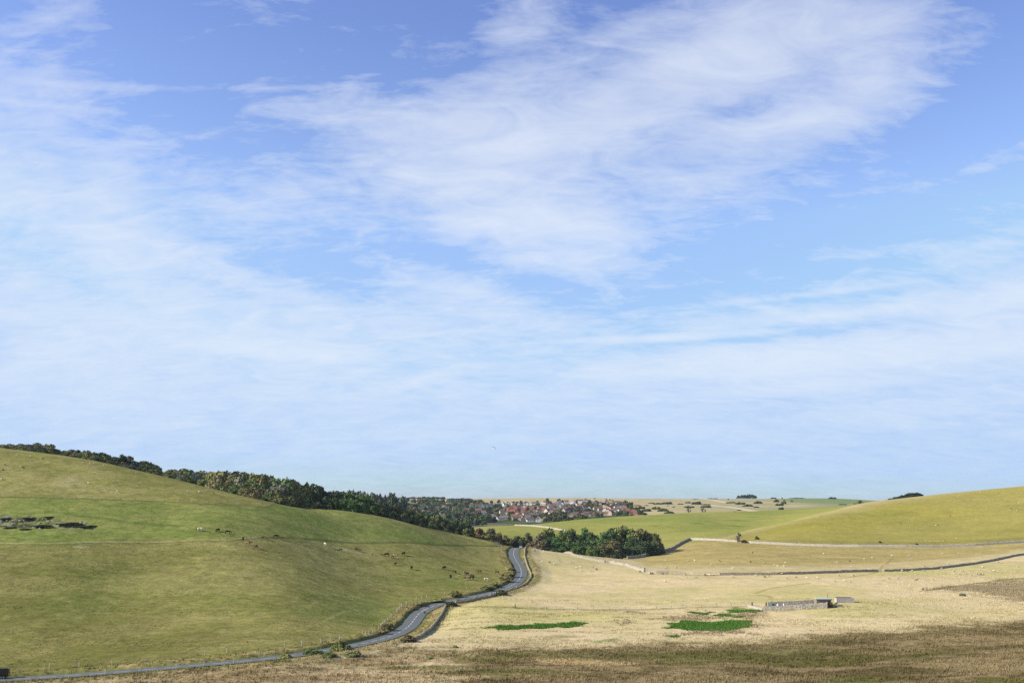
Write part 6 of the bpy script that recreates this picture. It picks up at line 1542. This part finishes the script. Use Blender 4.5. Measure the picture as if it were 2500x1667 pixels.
vehicle('parked_car', (float(at(1271.5, RP[icar, 1])[0]), float(RP[icar, 1]), float(zat(at(1271.5, RP[icar, 1])[0], RP[icar, 1])) + .35), math.atan2(RT[icar, 1], RT[icar, 0]) + math.pi, carp, 1.78, plain('silver_paint', (.62, .63, .66), .3, .4, .5),
        [('windscreen', [(1.02, -.68, .99), (1.02, .68, .99), (.50, .62, 1.385), (.50, -.62, 1.385)], [(0, 1, 2, 3)]), ('side_window', [(.85, -.83, .98), (-1.5, -.83, 1.02), (-1.05, -.80, 1.38), (.42, -.80, 1.36)], [(0, 1, 2, 3)]), ('side_window', [(.85, .83, .98), (-1.5, .83, 1.02), (-1.05, .80, 1.38), (.42, .80, 1.36)], [(0, 1, 2, 3)])],
        [(1.3, -.82), (1.3, .82), (-1.3, -.82), (-1.3, .82)], .31, [('headlight', (2.06, 2.12, -.75, -.45, .58, .74), HEAD), ('headlight', (2.06, 2.12, .45, .75, .58, .74), HEAD)], 'silver car coming over the brow at the top of the road', 'car')
vanp = [(-2.6, .38), (2.5, .38), (2.55, .95), (1.75, 1.25), (1.15, 2.15), (.9, 2.42), (.55, 2.52), (-2.3, 2.52), (-2.52, 2.42), (-2.6, 2.2)]
vx_, vy_, vz_, vh_ = along(8, 1662, 1.4)
bx_ = pix(-6, 1650)[0] * vy_
vehicle('black_van', (bx_, vy_, vz_ + .02), vh_ + math.pi, vanp, 1.95, plain('black_van_paint', (.012, .012, .016), .15, 0, .6),
        [('windscreen', [(1.80, -.80, 1.30), (1.80, .80, 1.30), (1.22, .78, 2.08), (1.22, -.78, 2.08)], [(0, 1, 2, 3)]), ('side_window', [(1.4, .93, 1.35), (.4, .93, 1.35), (.4, .90, 2.05), (1.05, .90, 2.05)], [(0, 1, 2, 3)]), ('side_window', [(1.4, -.93, 1.35), (.4, -.93, 1.35), (.4, -.90, 2.05), (1.05, -.90, 2.05)], [(0, 1, 2, 3)]), ('rear_window', [(-2.635, -.7, 1.4), (-2.635, .7, 1.4), (-2.635, .65, 2.1), (-2.635, -.65, 2.1)], [(0, 3, 2, 1)])],
        [(1.7, -.9), (1.7, .9), (-1.6, -.9), (-1.6, .9)], .36, [('headlight', (2.50, 2.58, -.85, -.5, .8, 1.0), HEAD), ('headlight', (2.50, 2.58, .5, .85, .8, 1.0), HEAD), ('tail_light', (-2.66, -2.605, -.9, -.72, 1.0, 1.5), TAIL), ('tail_light', (-2.66, -2.605, .72, .9, 1.0, 1.5), TAIL)],
        'black van on the lower road cut off by the edge of the picture', 'van')
# gull in the sky
a, s = pix(1205, 1093.5); gd = 210.0
gull = mesh_obj('gull', np_mesh('gull', [(.28, 0, 0), (0, .07, .05), (-.32, 0, .02), (0, -.07, .05), (0, 0, -.08), (.05, .32, .16), (-.08, .34, .15), (-.12, .68, .02), (.05, -.32, .16), (-.08, -.34, .15), (-.12, -.68, .02), (-.46, .08, .02), (-.46, -.08, .02)],
                                         [(0, 1, 4), (0, 4, 3), (1, 2, 4), (2, 3, 4), (0, 3, 1), (1, 3, 2), (1, 5, 6, 2), (5, 7, 6), (3, 2, 9, 8), (8, 9, 10), (2, 11, 12)], [plain('grey_plumage', (.55, .56, .60), .8)]), None, (a * gd, gd, CAMZ + s * gd), 2.2)
gull.rotation_euler = (.5, .3, 2.4)
tag(gull, 'lone grey gull flying above the village', 'bird')

# ------------------------------------------------------------------ labels for the trees and the houses
def cword(c):
    r, g, b = c
    if r > g * 1.12: return 'rust-brown'
    if max(c) < .058: return 'very dark'
    if g > r * 1.28: return 'fresh green' if g > .12 else 'mid-green' if g > .085 else 'deep green'
    if b > .55 * g: return 'grey-green'
    return 'olive' if g > .085 else 'dark olive'
TL = {'crest': ('windswept tree in the crest wood over the upper hillside', 'tree', 'windswept trees along the hill crest'), 'round': ('round-headed tree standing above the crest wood', 'tree', None),
      'thornend': ('leaning thorn bush at the lower end of the crest wood', 'thorn bush', 'thorn bushes at the end of the crest wood'), 'belt': ('tree in the dark belt behind the pasture skyline', 'tree', 'belt of trees behind the pasture'),
      'roadend': ('tree among the bushes where the road disappears', 'tree', 'trees where the road disappears'), 'clump': ('tree in the big dark clump beside the pale field', 'tree', 'trees of the dark clump'),
      'clumpfoot': ('low bush at the foot of the dark clump', 'bush', 'bushes at the foot of the clump'), 'wallside': ('small tree or bush near the far stone wall', 'bush', 'bushes near the far wall'),
      'hilltop': ('windswept tree in the thicket on the smooth hill crest', 'tree', 'hilltop thicket trees'), 'hilledge': ('bush on the crest where hill and green field meet', 'bush', 'bushes on the hill edge'),
      'hill': ('tree on the wooded skyline behind the dark belt', 'tree', 'skyline trees of the wooded hill'), 'vleft': ('tree in the woodland between dark belt and village', 'tree', 'woodland beside the village'),
      'vnamed': ('tree standing among the village houses', 'tree', 'taller village trees'), 'vgarden': ('garden tree between the village houses', 'tree', 'garden trees of the village'),
      'thicket': ('scrub thicket on the distant downs', 'thicket', 'thickets on the far downs'), 'downtree': ('lone tree on the pale far slope', 'tree', 'lone trees on the far slope'),
      'skyclump': ('tree in the small skyline clump on the far ridge', 'tree', 'skyline clump on the far ridge'), 'pit': ('bush in the overgrown chalk pit', 'bush', 'bushes in the chalk pit')}
by = {}
for t in TREES:
    if t[0] is not None: by.setdefault(t[0], {}).setdefault(cword(t[4]), []).append(t)
for key, cols_ in by.items():
    ph, cat, grp = TL[key]
    for w_, L in cols_.items():
        L.sort(key=lambda q: q[1])
        for i, t in enumerate(L):
            tag(t[3], f"{w_} {ph}" + ('' if len(L) == 1 else f", {fromleft(i, len(L))}"), cat, grp)
HL = {'gables': 'gabled house in the white gable row under the ridge', 'upper_left': 'white house at the left end of the gable row', 'terrace': 'low house in the far white terrace', 'second_row': 'house just below the white gable row',
      'ridge_white': 'white house under the tall ridge trees', 'red_cluster': 'house in the red-tiled cluster amid trees', 'low_red': 'house below the red-tiled cluster', 'middle': 'house in the crowded middle of the village',
      'valley_white': 'pale house low down by the white wall', 'field_edge': 'house at the bottom edge of the green field', 'diagonal': 'steep-roofed house in the diagonal terrace', 'diagonal_upper': 'house in the upper diagonal terrace',
      'skyline': 'white house at the top under the ridge field', 'top_right': 'house in the long top row towards the downs', 'steep_row': 'house in the short steep terrace', 'steep_row_lower': 'house below the short steep terrace',
      'field_row': 'house in the row along the green field crest', 'right_white': 'house in the pale group near the downs', 'right_red': 'house in the red group at the downs end', 'infill': 'detached house tucked between the village rows', 'left_scatter': 'house scattered in the woodland beside the dark belt'}
RW = {'white_gable': 'gable-fronted', 'tall_gable': 'tall gabled', 'long': 'long ridged', 'hip': 'hip-roofed', 'two_storey': 'two-storey', 'bungalow': 'low hipped', 'villa': 'large hip-roofed'}
hb = {}
for t in VILLAGE: hb.setdefault(t[0], []).append(t)
for key, L in hb.items():
    L.sort(key=lambda q: q[1])
    for i, t in enumerate(L):
        r_, g_, b_ = t[6]
        rc = 'red' if r_ > 2.1 * g_ else 'orange-brown' if r_ > .19 and r_ > 1.5 * g_ else 'brown' if r_ > 1.25 * g_ else 'grey'
        tag(t[3], f"{RW[t[4]]} {rc}-roofed {HL[key]}, {fromleft(i, len(L))}", 'house', 'houses of the distant village')
